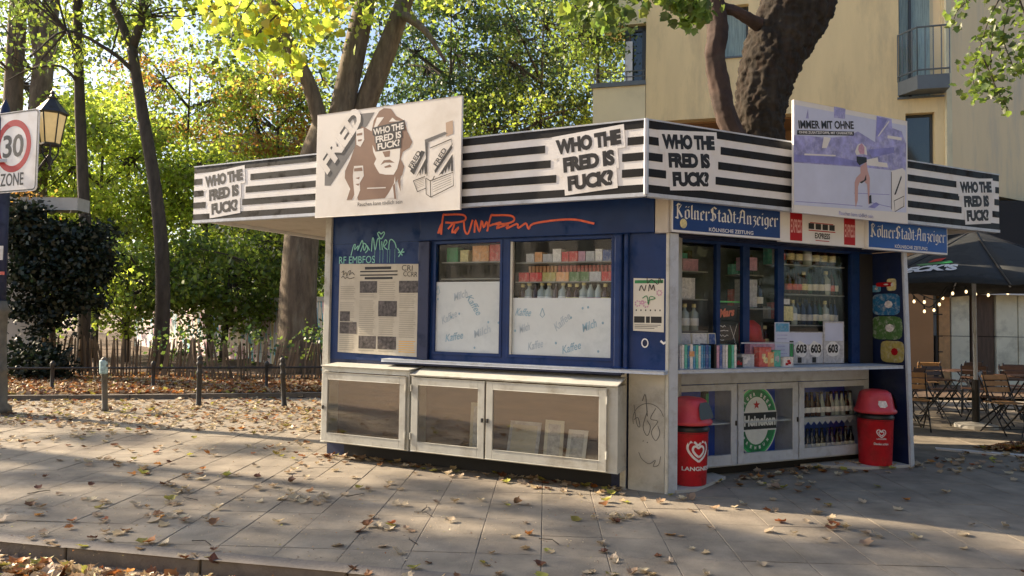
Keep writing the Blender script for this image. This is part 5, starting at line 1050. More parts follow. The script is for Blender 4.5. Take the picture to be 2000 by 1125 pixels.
mb = MB(); B.box(mb, .06, 12, -.4, 0, 4.98, 17); BP('wall', mb, M['wallB']); mb = MB(); B.box(mb, -.02, .22, .0, .05, 4.9, 17); BP('corner_pilaster', mb, M['wallP'])
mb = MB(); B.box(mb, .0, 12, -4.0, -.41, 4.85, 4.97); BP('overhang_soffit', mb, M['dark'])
mb = MB(); prismz(mb, [A.p(-7.2, -.36, 0), A.p(0, -.36, 0), B.p(12, -.42, 0), B.p(12, -9, 0), A.p(-7.2, -9, 0)], 7.05, 16.9); BP('core', mb, M['wallP'])
# ground-floor concrete cladding behind the terrace
G = Fr((10, 19, 0), (1, 0)); gx0 = -2.5
for i, (a0, a1, m_) in enumerate(((-2.6, -1.6, 'frame'), (-1.6, -.0, 'frame'), (.0, .88, 'balc'), (.93, 1.22, 'chairwood'), (1.25, 1.72, 'conc'), (1.78, 2.36, 'wallbr'), (2.40, 2.95, 'conc'), (2.97, 3.55, 'conc'), (3.57, 4.2, 'conc'), (4.22, 5.0, 'conc'), (5.02, 5.9, 'conc'), (5.92, 6.8, 'conc'))):
    for z0, z1 in ((.0, 1.31), (1.325, 2.5)):
        mb = MB(); G.box(mb, a0, a1-.012, -.1, .0 if m_ != 'wallbr' else -.03, z0, z1); BP('cladding_panel', mb, M[m_] if m_ != 'wallbr' else mat('dark wood panel', (.09, .055, .035), .6, .3, 5, stretch=(4, 4, .4)))
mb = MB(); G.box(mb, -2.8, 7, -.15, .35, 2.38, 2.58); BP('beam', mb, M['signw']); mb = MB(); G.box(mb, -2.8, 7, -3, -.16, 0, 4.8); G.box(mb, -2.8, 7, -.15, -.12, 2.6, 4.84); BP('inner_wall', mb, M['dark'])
mb = MB()
for a in (-.05, -.35, -.7): G.box(mb, a, a+.03, .1, .13, 0, 2.3)
for z in (1.3, 1.85, .9): G.box(mb, -1.2, .95, .1, .13, z, z+.03)
G.box(mb, .75, .82, .08, .15, 0, 1.31); BP('metal_screen', mb, M['black'])

# ================================================================== TERRACE: parasol, chairs, tables, lights
UC = Vector((7.3, 11.7, 0)); u = thing('parasol', UC, 'large black market parasol with green white and red print over the terrace', 'parasol')
mb = MB(); tube(mb, [UC+Vector((0, 0, 0)), UC+Vector((0, 0, .75))], .055, 12); part('base_tube', mb, M['black'], u); mb = MB(); lathe(mb, [(.3, 0), (.3, .05), (.06, .09)], UC, n=20); part('base', mb, M['concl'], u)
mb = MB(); tube(mb, [UC+Vector((0, 0, .75)), UC+Vector((-.02, 0, 3.1))], .03, 10); part('pole', mb, M['alu'], u)
UR = 2.35; hubz = 3.12; n8 = 8; a0_ = atan2(-2.2, -.9); segs = 6; mb = MB(); rim = []
def canopy(k, t, s_):      # k rib index, t along rib 0..1, s_ between ribs 0..1
    pA = Vector((UR*t*cos(a0_+k*pi/4), UR*t*sin(a0_+k*pi/4), 0)); pB = Vector((UR*t*cos(a0_+(k+1)*pi/4), UR*t*sin(a0_+(k+1)*pi/4), 0))
    p = pA.lerp(pB, s_); sag = .10*t*sin(pi*s_); z = hubz-1.0*t**.92-.0; return UC+Vector((p.x, p.y, z+sag*.6))
for k in range(8):
    mb = MB(); nt_, ns = 8, 6; b = []
    for i in range(nt_+1):
        for j in range(ns+1): b.append(canopy(k, i/nt_*.999+.001, j/ns))
    mb.add(b, [(i*(ns+1)+j, (i+1)*(ns+1)+j, (i+1)*(ns+1)+j+1, i*(ns+1)+j+1) for i in range(nt_) for j in range(ns)])
    o = part('canopy_panel', mb, M['canvas'], u, smooth=True); so_ = o.modifiers.new('s', 'SOLIDIFY'); so_.thickness = .006
    mb = MB(); tube(mb, [canopy(k, t, 0)+Vector((0, 0, .004)) for t in np.linspace(.03, 1, 8)], .011, 5); part('seam', mb, M['black'], u)
    mb = MB(); tube(mb, [canopy(k, .02, 0)-Vector((0, 0, .06)), canopy(k, .98, 0)-Vector((0, 0, .03))], .012, 5); part('rib', mb, M['alu'], u)
mb = MB(); lathe(mb, [(.5, 0), (.3, .10), (.04, .2), (.02, .26)], UC+Vector((0, 0, hubz-.24)), n=8, ang=a0_); part('vent_cap', mb, M['canvas'], u)
def on_canopy(k, s_, t, off=.016): 
    p = canopy(k, t, s_); nrm = (canopy(k, t, min(1, s_+.02))-p).cross(canopy(k, t-.02, s_)-p); nrm.normalize(); nrm = nrm if nrm.z > 0 else -nrm; return p+nrm*off
kk = 7
mb = MB()
v, f, _ = text_geo("BECK'S", .06); mb.add([on_canopy(kk, .0+.62*x+.0, .80-.12*y) for x, y in v], f); part('lettering', mb, M['lettw'], u)
mb = MB(); mb.add([on_canopy(kk, s_, t, .02) for s_, t in ((.12, .64), (.5, .61), (.55, .655), (.2, .68))], [(0, 1, 2, 3)]); part('print', mb, M['gdark'], u)
mb = MB(); mb.add([on_canopy(kk, s_, t, .024) for s_, t in ((.28, .57), (.42, .56), (.4, .62), (.25, .63))], [(0, 1, 2, 3)]); part('print', mb, M['redp'], u)
# bistro chair
def slat(mb, p, q, w, th, nrm): 
    p, q = Vector(p), Vector(q); d = (q-p).normalized(); s_ = Vector(nrm).cross(d).normalized()*w/2; t_ = Vector(nrm).normalized()*th/2
    vs = [p-s_-t_, p+s_-t_, p+s_+t_, p-s_+t_, q-s_-t_, q+s_-t_, q+s_+t_, q-s_+t_]; mb.add(vs, [(0, 1, 2, 3), (7, 6, 5, 4), (0, 4, 5, 1), (1, 5, 6, 2), (2, 6, 7, 3), (3, 7, 4, 0)])
def make_chair(wood):
    t = bpy.data.objects.new('folding_chair', None); col.objects.link(t); LOCS[t.name] = Vector()
    for sx in (-.2, .2):
        mb = MB(); tube(mb, [(sx, .26, 0), (sx, -.02, .45), (sx*.98, -.2, .88)], .011, 6, smooth=3); part('frame', mb, M['black'], t, smooth=True)
        mb = MB(); tube(mb, [(sx*.9, -.26, 0), (sx*.9, .02, .26), (sx*.9, .2, .46)], .011, 6, smooth=3); part('leg', mb, M['black'], t, smooth=True)
    mb = MB(); tube(mb, [(-.18, -.22, .06), (.18, -.22, .06)], .008, 5); tube(mb, [(-.2, .2, .09), (.2, .2, .09)], .008, 5); part('stretcher', mb, M['black'], t)
    for k in range(6): mb = MB(); slat(mb, (-.215, -.15+k*.065, .46), (.215, -.15+k*.065, .46), .05, .014, (0, 0, 1)); part('seat_slat', mb, M[wood], t)
    for k in range(3): z = .64+k*.09; y = -.095-.06*(z-.55)/.2; mb = MB(); slat(mb, (-.215, y, z), (.215, y, z), .07, .014, (0, .95, .3)); part('back_slat', mb, M[wood], t)
    return t
c1, c2 = make_chair('chairwood'), make_chair('chairdark'); usedc = set()
def setchair(proto, x, y, rot, lab):
    o = proto if proto.name not in usedc else copy_tree(proto); usedc.add(proto.name)
    if o is proto: usedc.add(proto.name)
    o.location = (x, y, .0); o.rotation_euler.z = rot; tag(o, lab, 'chair', 'folding chairs on the terrace')
setchair(c1, 7.35, 11.1, radians(188), 'folding chair with light slats, backrest beside the parasol pole')
setchair(c1, 6.15, 11.4, radians(160), 'folding chair with honey slats close to the kiosk edge')
setchair(c1, 7.5, 14.6, radians(10), 'distant light slatted folding chair facing away, behind the tables')
setchair(c1, 8.3, 14.9, radians(-8), 'distant light slatted folding chair right of the other far one')
for i, (x, y, r_, lab) in enumerate(((7.05, 9.85, 2.2, 'nearest folding chair with curved crossed legs at the right edge'), (6.9, 12.9, .6, 'dark slatted chair turned sideways behind the parasol pole'), (7.6, 13.2, 3.4, 'dark slatted chair tucked under the middle table'), (8.9, 12.6, .4, 'dark slatted chair at the right rear table'), (9.2, 13.6, 2.8, 'dark slatted chair behind the right rear table'), (6.5, 12.6, 4.5, 'dark folding chair nearest the kiosk in the middle row'), (8.2, 10.9, 2.0, 'dark folding chair beside the right front table'), (9.3, 15.2, .2, 'dark chair farthest back near the wall'))): setchair(c2, x, y, r_, lab)
for i, (x, y, r_, lab) in enumerate(((6.3, 13.3, 1.2, 'dark chair behind the honey slatted one near the kiosk'), (7.1, 13.6, -.6, 'dark chair between the two rear tables'), (8.4, 13.5, 2.6, 'dark chair in the middle of the rear row'), (8.6, 11.7, 1.0, 'dark chair between the pole and the right edge'), (9.7, 14.2, 3.0, 'dark chair at the far right rear'), (7.9, 15.4, .2, 'dark chair against the cladding, left of the farthest'), (6.9, 14.4, 1.9, 'dark chair near the dark doorway'), (7.7, 11.9, 4.0, 'dark chair just right of the parasol pole'))): setchair(c2, x, y, r_, lab)
def make_table():
    t = bpy.data.objects.new('bistro_table', None); col.objects.link(t); LOCS[t.name] = Vector(); 
    for k in range(6): mb = MB(); slat(mb, (-.35, -.29+k*.116, .73), (.35, -.29+k*.116, .73), .10, .02, (0, 0, 1)); part('table_slat', mb, M['chairdark'], t)
    for s_ in (-.3, .3):
        for d in (-1, 1): mb = MB(); tube(mb, [(s_, d*.3, 0), (s_, d*.16, .2), (s_, -d*.1, .5), (s_, -d*.28, .71)], .012, 6, smooth=3); part('leg', mb, M['black'], t, smooth=True)
    mb = MB(); tube(mb, [(-.3, 0, .36), (.3, 0, .36)], .01, 6); part('stretcher', mb, M['black'], t); return t
tb = make_table()
for i, (x, y, r_, lab) in enumerate(((6.6, 12.0, .3, 'dark slatted bistro table left of the parasol pole'), (8.0, 12.3, .1, 'dark slatted bistro table in the middle of the terrace'), (9.0, 13.0, 0, 'dark slatted bistro table at the right rear'), (7.7, 10.2, .5, 'dark bistro table at the right edge nearest the camera'), (7.3, 14.0, .2, 'dark bistro table near the cladding'), (6.6, 13.2, .8, 'dark bistro table near the kiosk side of the terrace'), (8.6, 14.2, .5, 'dark bistro table in the rear right corner'))):
    o = tb if i == 0 else copy_tree(tb); o.location = (x, y, 0); o.rotation_euler.z = r_; tag(o, lab, 'table', 'bistro tables on the terrace')
# string lights
def lights(pts, n, lab):
    P_ = smooth_curve(pts, 8); t = thing('string_lights', pts[0], lab, 'string lights'); mb = MB(); tube(mb, P_, .011, 4); part('cable', mb, M['black'], t)
    for i in range(n):
        p = P_[int((i+.5)/n*(len(P_)-1))]; mb = MB(); tube(mb, [p, p-Vector((0, 0, .07))], .016, 6); b = part('bulb_holder', mb, M['black'], t)
        mb = MB(); lathe(mb, [(.010, 0), (.019, -.022), (.022, -.040), (.014, -.058), (.003, -.064)][::-1], p-Vector((0, 0, .065)), n=10); part('bulb', mb, M['bulb'], t, smooth=True)
lights([at(1775, 568, 13.0), at(1815, 600, 13.2), at(1850, 560, 13.4)], 4, 'sagging string of lit bulbs nearest the kiosk side')
lights([at(1790, 572, 12.6), at(1830, 585, 12.8), at(1865, 560, 13.0), at(1900, 560, 13.2)], 4, 'string of lit bulbs crossing under the parasol rim')
lights([at(1895, 562, 13.4), at(1925, 566, 13.4), at(1975, 562, 13.4), at(2030, 570, 13.4)], 4, 'string of lit bulbs right of the parasol pole')
# low stone edge and planter behind
mb = MB(); tube(mb, [(5.3, 10.3, .02), (9.5, 9.6, .02)], .06, 6); 
mb = MB(); E_ = Fr((5.45, 9.55, 0), (.82, -.42)); E_.box(mb, 0, 4, -.12, 0, -.02, .02); solo('stone_edging', mb, M['signw'], (5.45, 9.55, 0), 'low pale stone edging in front of the terrace', 'edging', bevel=.01)

# ================================================================== LAMP POST, TRAFFIC SIGN, LANTERN, BOLLARDS, RAILS, FENCE
LP = Vector((-8.04, 11.6, 0)); t = thing('lamp_post', LP, 'old ornate cast iron lamp post with fluted base at the left edge', 'lamp post')
mb = MB(); lathe(mb, [(.26, 0), (.26, .1), (.20, .14), (.19, .5), (.17, .62), (.20, .66), (.17, .7), (.15, 1.2), (.155, 1.55), (.2, 1.6), (.15, 1.66), (.13, 1.75)], LP, n=16); part('base', mb, M['ironl'], t, smooth=True)
mb = MB(); lathe(mb, [(.12, 1.75), (.11, 3.0), (.10, 4.6), (.06, 4.8), (.0, 4.95)], LP, n=14); part('shaft', mb, M['navy'], t, smooth=True)
mb = MB(); bx(mb, LP.x+.05, LP.x+.14, LP.y-.13, LP.y-.11, 2.38, 2.60); part('sticker', mb, M['signw'], t); mb = MB(); bx(mb, LP.x+.08, LP.x+.17, LP.y-.12, LP.y-.10, 2.15, 2.2); part('sticker', mb, M['c1'], t)
lc = at(100, 250, 11.55)
mb = MB(); tube(mb, [LP+Vector((.08, 0, 3.7)), LP+Vector((.35, 0, 3.55)), lc+Vector((-.1, 0, -.55)), lc+Vector((0, 0, -.42))], .022, 6, smooth=4); part('bracket', mb, M['iron'], t, smooth=True)
lt = thing('lantern', lc, 'old four-sided street lantern with peaked black roof and warm yellow panes', 'street lamp'); 
rot = .5
def sqr(r, z): return [(r*cos(rot+k*pi/2), r*sin(rot+k*pi/2), z) for k in range(4)]
def frus(r0, z0, r1, z1, m_, n_, par, th=0):
    mb = MB(); lathe(mb, [(r0, z0), (r1, z1)], lc, n=6, ang=rot); return part(n_, mb, m_, par)
zt = .22; zb = -.25
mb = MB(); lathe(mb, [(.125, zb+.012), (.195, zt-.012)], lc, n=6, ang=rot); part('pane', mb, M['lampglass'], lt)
mb = MB(); lathe(mb, [(.21, zt), (.25, zt+.01), (.235, zt+.03), (.10, zt+.19), (.07, zt+.23), (.08, zt+.26), (.04, zt+.28), (.025, zt+.31), (.035, zt+.34), (.0, zt+.39)], lc, n=6, ang=rot); part('roof', mb, M['iron'], lt)
mb = MB(); lathe(mb, [(.08, zb-.04), (.145, zb-.03), (.145, zb), (.13, zb+.005)], lc, n=6, ang=rot); part('bottom_ring', mb, M['iron'], lt)
for k in range(6):
    a = rot+k*pi/3; mb = MB(); tube(mb, [lc+Vector((.132*cos(a), .132*sin(a), zb)), lc+Vector((.202*cos(a), .202*sin(a), zt))], .010, 4); part('glazing_bar', mb, M['iron'], lt)
for k in range(4):
    a = rot+k*pi/2; mb = MB(); tube(mb, [lc+Vector((.11*cos(a), .11*sin(a), zb-.03)), lc+Vector((.10*cos(a), .10*sin(a), zb-.16)), lc+Vector((.04*cos(a), .04*sin(a), zb-.27))], .012, 5, smooth=3); part('scroll', mb, M['iron'], lt)
mb = MB(); lathe(mb, [(.01, zb-.42), (.03, zb-.39), (.015, zb-.35), (.05, zb-.29), (.04, zb-.25), (.02, zb-.2)], lc, n=10); part('finial', mb, M['iron'], lt, smooth=True)
# 30 zone sign, turned a little
SD = Vector((.87, -.49, 0)) ; S_ = Fr((LP.x+.30, LP.y-.22, 0), (.86, -.36)); hw, z0, z1 = .56, 3.42, 4.68; zc = 4.14
mb = MB()
def rrect(x0, x1, z0, z1, r, n=5):
    P_ = []
    for cx, cz, a in ((x1-r, z1-r, 0), (x0+r, z1-r, pi/2), (x0+r, z0+r, pi), (x1-r, z0+r, 1.5*pi)): P_ += [(cx+r*cos(a+q), cz+r*sin(a+q)) for q in np.linspace(0, pi/2, n)]
    return P_
S_.prism(mb, rrect(-hw, hw, z0, z1, .07), -.02, 0); sg = solo('traffic_sign', mb, M['signw'], S_.p(0, 0, z0), 'white square 30 zone sign with red ring on the lamp post', 'sign'); LOCS[sg.name] = S_.p(0, 0, z0)
mb = MB(); P_ = rrect(-hw+.02, hw-.02, z0+.02, z1-.02, .06); S_.ribbon(mb, P_+[P_[0]], .022, .0012); S_.prism(mb, rrect(-.0, .0, 0, 0, 0), 0, 0) if False else None
text(mb, S_, '30', -.24, .24, zc-.18, zc+.18, .003, bold=.02, sp=.95); text(mb, S_, 'ZONE', -.27, .27, z0+.10, z0+.30, .003, bold=.012); KP('lettering', mb, M['ink'], sg)
mb = MB(); Rr = [(cos(q), sin(q)) for q in np.linspace(0, 2*pi, 49)]; vs = [S_.p(.41*c_, .002, zc+.41*s_) for c_, s_ in Rr]+[S_.p(.31*c_, .002, zc+.31*s_) for c_, s_ in Rr]; mb.add(vs, [(i, i+49, i+50, i+1)[::-1] for i in range(48)]); KP('ring', mb, M['redp'], sg)
mb = MB(); bx(mb, LP.x-.13, LP.x+.20, LP.y-.17, LP.y+.12, 3.9, 3.95); KP('clamp', mb, M['alu'], sg)
# bollards
def bollard(x, y, h_, lean, lab, pale):
    c = Vector((x, y, 0)); t = thing('bollard', c, lab, 'bollard', 'iron bollards along the rear of the pavement')
    def P_(z): return c+Vector((lean*z, 0, z))
    mb = MB(); prof = [(.055, 0), (.055, .04), (.044, .06), (.042, .55), (.05, .56), (.05, .60), (.04, .62), (.04, .70), (.055, .72), (.055, .75), (.035, .77), (.05, .80), (.048, .84), (.02, .87)]
    lathe(mb, [(r, z*h_/.87) for r, z in prof], (0, 0, 0), n=12); mb.v = [tuple(c+Vector((v[0]+lean*v[2], v[1], v[2]))) for v in mb.v]; part('post', mb, M['ironl'] if pale else M['iron'], t, smooth=True)
    if pale: mb = MB(); lathe(mb, [(.058, .60), (.06, .62), (.06, .80), (.052, .82)], (0, 0, 0), n=12); mb.v = [tuple(c+Vector((v[0]+lean*v[2]-.01, v[1]-.006, v[2]))) for v in mb.v if True]; part('peeling_wrap', mb, mat('peeling pale blue wrap', (.35, .5, .52), .6, .4, 20), t, smooth=True)
bollard(-6.54, 12.06, .87, -.05, 'leaning iron bollard with peeling pale blue wrap, leftmost of three', True)
bollard(-5.33, 12.77, .88, -.0, 'upright grey iron bollard with ringed cap, middle of three', False)
bollard(-3.92, 12.95, .86, -.06, 'dark leaning iron bollard nearest the kiosk', False)
# low rail round the planted bed
t = thing('bed_railing', (-8.85, 14.4, 0), 'low dark iron railing along the edge of the leaf-covered bed', 'railing')
rp = [(-12.2, 13.6), (-8.85, 14.4), (-7.12, 14.85), (-5.06, 15.45), (-3.9, 15.8)]
for x, y in rp[1:]:
    mb = MB(); lathe(mb, [(.045, 0), (.045, .05), (.035, .06), (.035, .52), (.05, .54), (.05, .6), (.02, .64)], (x, y, 0), n=8); part('post', mb, M['iron'], t, smooth=True)
for (x0, y0), (x1, y1) in zip(rp[:-1], rp[1:]): mb = MB(); tube(mb, [(x0, y0, .5), (x1, y1, .5)], .022, 6); part('rail', mb, M['iron'], t)
# chestnut paling fence
t = thing('paling_fence', (-10, 17.6, 0), 'rustic grey chestnut paling fence of leaning split stakes round the bed', 'fence'); pm = []
for q in range(5):
    mb = MB(); w, h_ = random.uniform(.03, .045), random.uniform(.86, 1.02); bend = random.uniform(-.03, .03); vs = []
    for z, s_ in ((0, 1), (h_*.5, 1), (h_-.07, .95), (h_, .25)):
        for dx, dy in ((-1, -.5), (1, -.6), (1, .5), (-1, .4)): vs.append((dx*w/2*s_+bend*z, dy*.02, z))
    mb.add(vs, [(i*4+k, i*4+(k+1) % 4, (i+1)*4+(k+1) % 4, (i+1)*4+k) for i in range(3) for k in range(4)]+[(12, 13, 14, 15)]); pm.append(mesh_from(mb, 'paling', M['paling']))
fp = [Vector((-14, 18.6, 0)), Vector((-10, 17.9, 0)), Vector((-6.94, 17.0, 0)), Vector((-4.2, 17.15, 0)), Vector((-1.2, 17.6, 0))]; cnt = 0
for p, q in zip(fp[:-1], fp[1:]):
    d = q-p; n = int(d.length/.078)
    for i in range(n):
        if random.random() < .04: continue
        o = bpy.data.objects.new('paling', random.choice(pm)); col.objects.link(o); o.parent = t; o.matrix_parent_inverse = Matrix.Translation(-Vector((-10, 17.6, 0)))
        r_ = p+d*((i+random.uniform(-.2, .2))/n); o.location = (r_.x, r_.y, .02); o.rotation_euler = (random.gauss(0, .05), random.gauss(0, .06)+.14*sin(r_.x*2.1), atan2(d.y, d.x)+random.gauss(0, .2)); cnt += 1
for z in (.25, .72):
    mb = MB(); P_ = []
    for p, q in zip(fp[:-1], fp[1:]): P_ += [p.lerp(q, k/12)+Vector((0, random.uniform(-.02, .02), z+random.uniform(-.02, .02))) for k in range(12)]
    tube(mb, P_, .006, 4); part('wire', mb, M['iron'], t)
# ivy-covered shelter at the left
iv = thing('ivy_shelter', (-11.2, 18, 0), 'concrete shelter smothered in dark hanging ivy with a pale flat roof slab', 'shelter')
mb = MB(); bx(mb, -12.8, -10.95, 17.0, 17.5, 3.93, 4.22); part('roof_slab', mb, M['concl'], iv, bevel=.01); mb = MB(); bx(mb, -10.94, -10.03, 17.0, 17.5, 3.93, 4.22); part('roof_slab', mb, M['concl'], iv, bevel=.01)
mb = MB(); bx(mb, -13.5, -11.3, 17.6, 17.9, 0, 3.9); part('wall', mb, M['concl'], iv)
# graffiti wall in the park
d_ = Vector((.664, -.747, 0)); GW = Fr((-17.5, 34.5, 0), (.664, -.747)); mb = MB(); GW.box(mb, 0, 18.5, -.15, 0, 0, 2.0); gw = solo('park_wall', mb, M['graf'], (-17.5, 34.5, 0), 'sunlit graffiti painted park wall beyond the paling fence', 'wall'); LOCS[gw.name] = Vector((-17.5, 34.5, 0))
mb = MB(); GW.box(mb, -.1, 18.6, -.2, .05, 2.0, 2.12); KP('coping', mb, M['concl'], gw)

# ================================================================== TREES
P = at
tree('plane_tree', 'thick grey plane tree trunk forking above the kiosk roof at its left end', [
    ([Vector((-5.72, 20, -.1)), P(583, 600, 20), P(590, 450, 20), P(612, 330, 20), P(648, 235, 20)], [.58, .50, .47, .44, .42]),
    ([P(660, 250, 20), P(690, 110, 20.1), P(730, -60, 20.2)], [.34, .32, .27]), ([P(700, 240, 20.3), P(750, 110, 20.2), P(805, -40, 20.4)], [.30, .28, .22]),
    ([P(640, 290, 19.9), P(605, 170, 19.7), P(560, 80, 19.4), P(512, -60, 19)], [.24, .20, .18, .15]), ([P(790, 30, 20), P(830, 60, 19.4), P(870, 120, 19)], [.14, .09, .04]), ([P(575, 100, 19.5), P(500, 60, 18.5), P(430, 80, 17.5)], [.07, .05, .02])],
    [(P(760, -60, 19), (4, 2, 1.4), 50), (P(560, -30, 18), (3, 2, 1.3), 50), (P(480, 110, 20), (1.2, 1, 1.2), 14)], [LM['lime'], LM['mid'], LM['green']], M['barkg'], .17, 40, .35, twigs=False)
tree('young_tree', 'slim dark forked trunk leaning left in front of the lime foliage', [
    ([Vector((-8.7, 18.5, 0)), P(318, 560, 18.5), P(308, 400, 18.5), P(278, 220, 18.5), P(257, 90, 18.5)], [.19, .165, .155, .145, .12]),
    ([P(257, 95, 18.5), P(235, 40, 18.5), P(200, -40, 18.5)], [.12, .10, .08]), ([P(260, 90, 18.5), P(278, 30, 18.4), P(282, -50, 18.3)], [.11, .09, .07]), ([P(262, 140, 18.5), P(215, 100, 18), P(130, 60, 17.5), P(60, 110, 17)], [.06, .045, .03, .012])],
    [(P(240, -30, 18), (3.2, 2, 1.1), 50), (P(150, 90, 18), (1.5, 1, .6), 8)], [LM['mid'], LM['green'], LM['lime']], M['barkd'], .14, 36, .32)
tree('young_tree', 'straight slender trunk just right of the lantern', [
    ([Vector((-11.1, 19.3, 0)), P(168, 500, 19.3), P(162, 350, 19.3), P(155, 180, 19.3), P(150, -40, 19.3)], [.16, .145, .14, .12, .10]), ([P(155, 165, 19.3), P(120, 130, 19), P(60, 135, 19), P(10, 160, 19)], [.05, .035, .025, .01])],
    [(P(130, -10, 19), (2.5, 2, 1), 30)], [LM['mid'], LM['green']], M['barkd'], .14, 36, .32)
tree('park_tree', 'tall grey double trunk at the far left behind the traffic sign', [
    ([Vector((-16, 25, 0)), P(70, 330, 24), P(78, 200, 24), P(88, 110, 24), P(105, -40, 24)], [.36, .34, .32, .28, .24]), ([P(85, 130, 24), P(70, 60, 24), P(58, -40, 24)], [.22, .2, .16])],
    [(P(90, -40, 24), (4, 2, 1.6), 34)], [LM['green'], LM['mid']], M['barkg'], .15, 30, .4)
tree('park_tree', 'pale grey single trunk cut by the left picture edge', [([Vector((-17, 25, 0)), P(22, 330, 24), P(28, 150, 24), P(38, -40, 24)], [.32, .30, .27, .24])], [(P(0, 60, 23), (1.6, 2, 1.6), 14)], [LM['green'], LM['mid']], M['barkg'], .15, 30, .4)
# lime-yellow understorey
for i, (px, py, Y, rx, rz, n, ms, lab, lf) in enumerate((
    (200, 330, 25, 2.6, 3.0, 150, ('lime', 'lime', 'mid'), 'glowing lime yellow bush tree left of the dark forked trunk', .17),
    (400, 420, 27, 2.7, 2.6, 140, ('lime', 'lime', 'mid'), 'lime green bush tree right of the dark forked trunk', .17),
    (370, 190, 30, 3.4, 2.2, 90, ('lime', 'mid', 'gold'), 'airy yellow green crown above the lime bushes', .16),
    (540, 230, 28, 2.2, 2.4, 110, ('gold', 'mid', 'lime'), 'golden brown autumn crown left of the cream billboard', .15),
    (450, 560, 24, 2.9, 1.5, 120, ('green', 'mid', 'mid'), 'low green shrub tree over the paling fence', .17),
    (250, 560, 23, 2.2, 1.4, 90, ('green', 'mid', 'lime'), 'dark green shrub behind the slim trunks', .16),
    (100, 480, 27, 3.2, 2.2, 110, ('mid', 'lime', 'mid'), 'mixed green shrub mass behind the ivy shelter', .17),
    (40, 250, 30, 4, 3.6, 90, ('mid', 'green', 'lime'), 'loose green crown behind the lantern', .16),
    (580, 480, 23, 1.7, 1.5, 60, ('mid', 'lime', 'green'), 'bright green shrub under the kiosk roof end', .15),
    (880, 120, 26, 3.2, 3.2, 150, ('blueg', 'dgreen', 'green'), 'dense blue green crown behind the cream billboard', .15),
    (1060, 130, 25, 3.0, 3.0, 140, ('blueg', 'dgreen', 'mid'), 'dense blue green crown left of the yellow building', .14),
    (1010, 250, 24, 3.2, 1.2, 70, ('mid', 'green', 'lime'), 'lower olive green foliage above the kiosk roof', .13),
    (1165, 70, 20.5, .85, 1.6, 34, ('green', 'mid'), 'light green branch tips against the yellow building', .12),
    (760, 330, 23, 1.6, 1.6, 40, ('gold', 'mid'), 'golden foliage seen between the big trunks', .14))):
    c = P(px, py, Y); gz = .05; w = rng.uniform(-.5, .5)
    low = c.z-rz
    limbs = [([Vector((c.x+w, Y, 0)), Vector((c.x+w*.5, Y, max(.6, c.z*.5))), Vector((c.x, Y, c.z+rz*.5))], [.12, .09, .03])]
    for k in range(3):
        a = rng.uniform(0, 6.28); limbs.append(([Vector((c.x, Y, c.z-rz*.2)), Vector((c.x+rx*.4*cos(a), Y+rx*.3*sin(a), c.z+rz*.1*k)), Vector((c.x+rx*.8*cos(a), Y+rx*.6*sin(a), c.z+rz*(.1+.25*k)))], [.06, .04, .015]))
    tree('bush_tree' if rz < 2.7 else 'park_tree', lab, limbs, [(c, (rx, rx*.8, rz), n)], [LM[m] for m in ms], M['barkd'], lf, 70, .34, group='leafy trees in the park behind')
# far wood as one mass
C = []; mi = []
cl = []
for k in range(950):
    px = rng.uniform(-60, 1260); Y = rng.uniform(34, 55); py = rng.uniform(-40, 660)
    if py < 200 and px < 420 and rng.random() < .45: continue
    if 370 < px < 560 and 150 < py < 320 and rng.random() < .6: continue
    if 650 < px < 950 and py < 120 and rng.random() < .5: continue
    c = P(px, py, Y)
    if c.z < .5: c.z = rng.uniform(.5, 3)
    cl.append(c)
C, mi = cloud([np.array(c) for c in cl], 70, .75, 4); me = leaf_mesh('distant_wood', C, .26*rng.uniform(.6, 1.3, len(C)), mi, [LM['green'], LM['mid'], LM['dgreen'], LM['lime']])
o = bpy.data.objects.new('distant_wood', me); col.objects.link(o); tag(o, 'sunlit mass of mixed foliage far back in the park', 'foliage', None, 'stuff')
# ivy
pts = []
for k in range(230):
    px = rng.uniform(20, 205); lowy = 690-(px-20)*.75 if px < 140 else 600-(px-140)*1.0; lowy += 45*sin(px*.21)*sin(px*.07+1); py = 400+(442-400)*(px > 70)+(max(450, lowy)-430)*rng.random()**1.15; pts.append(np.array(P(px, py, rng.uniform(16.6, 17.5))))
C, mi = cloud(pts, 70, .17, 2); me = leaf_mesh('ivy', C, .12*rng.uniform(.6, 1.3, len(C)), mi, [LM['ivy'], LM['dgreen']] if False else [LM['ivy'], LM['ivy']]); o = bpy.data.objects.new('ivy', me); col.objects.link(o); o.parent = iv; o.matrix_parent_inverse = Matrix.Translation(-Vector((-11.2, 18, 0))); o['kind'] = 'stuff'
pts = [np.array(P(rng.uniform(20, 85), rng.uniform(375, 420), 17.2)) for k in range(14)]
C, mi = cloud(pts, 40, .2, 2); me = leaf_mesh('autumn_ivy', C, .12*rng.uniform(.6, 1.2, len(C)), mi, [LM['gold'], LM['ivy']]); o = bpy.data.objects.new('autumn_ivy', me); col.objects.link(o); o.parent = iv; o.matrix_parent_inverse = Matrix.Translation(-Vector((-11.2, 18, 0))); o['kind'] = 'stuff'
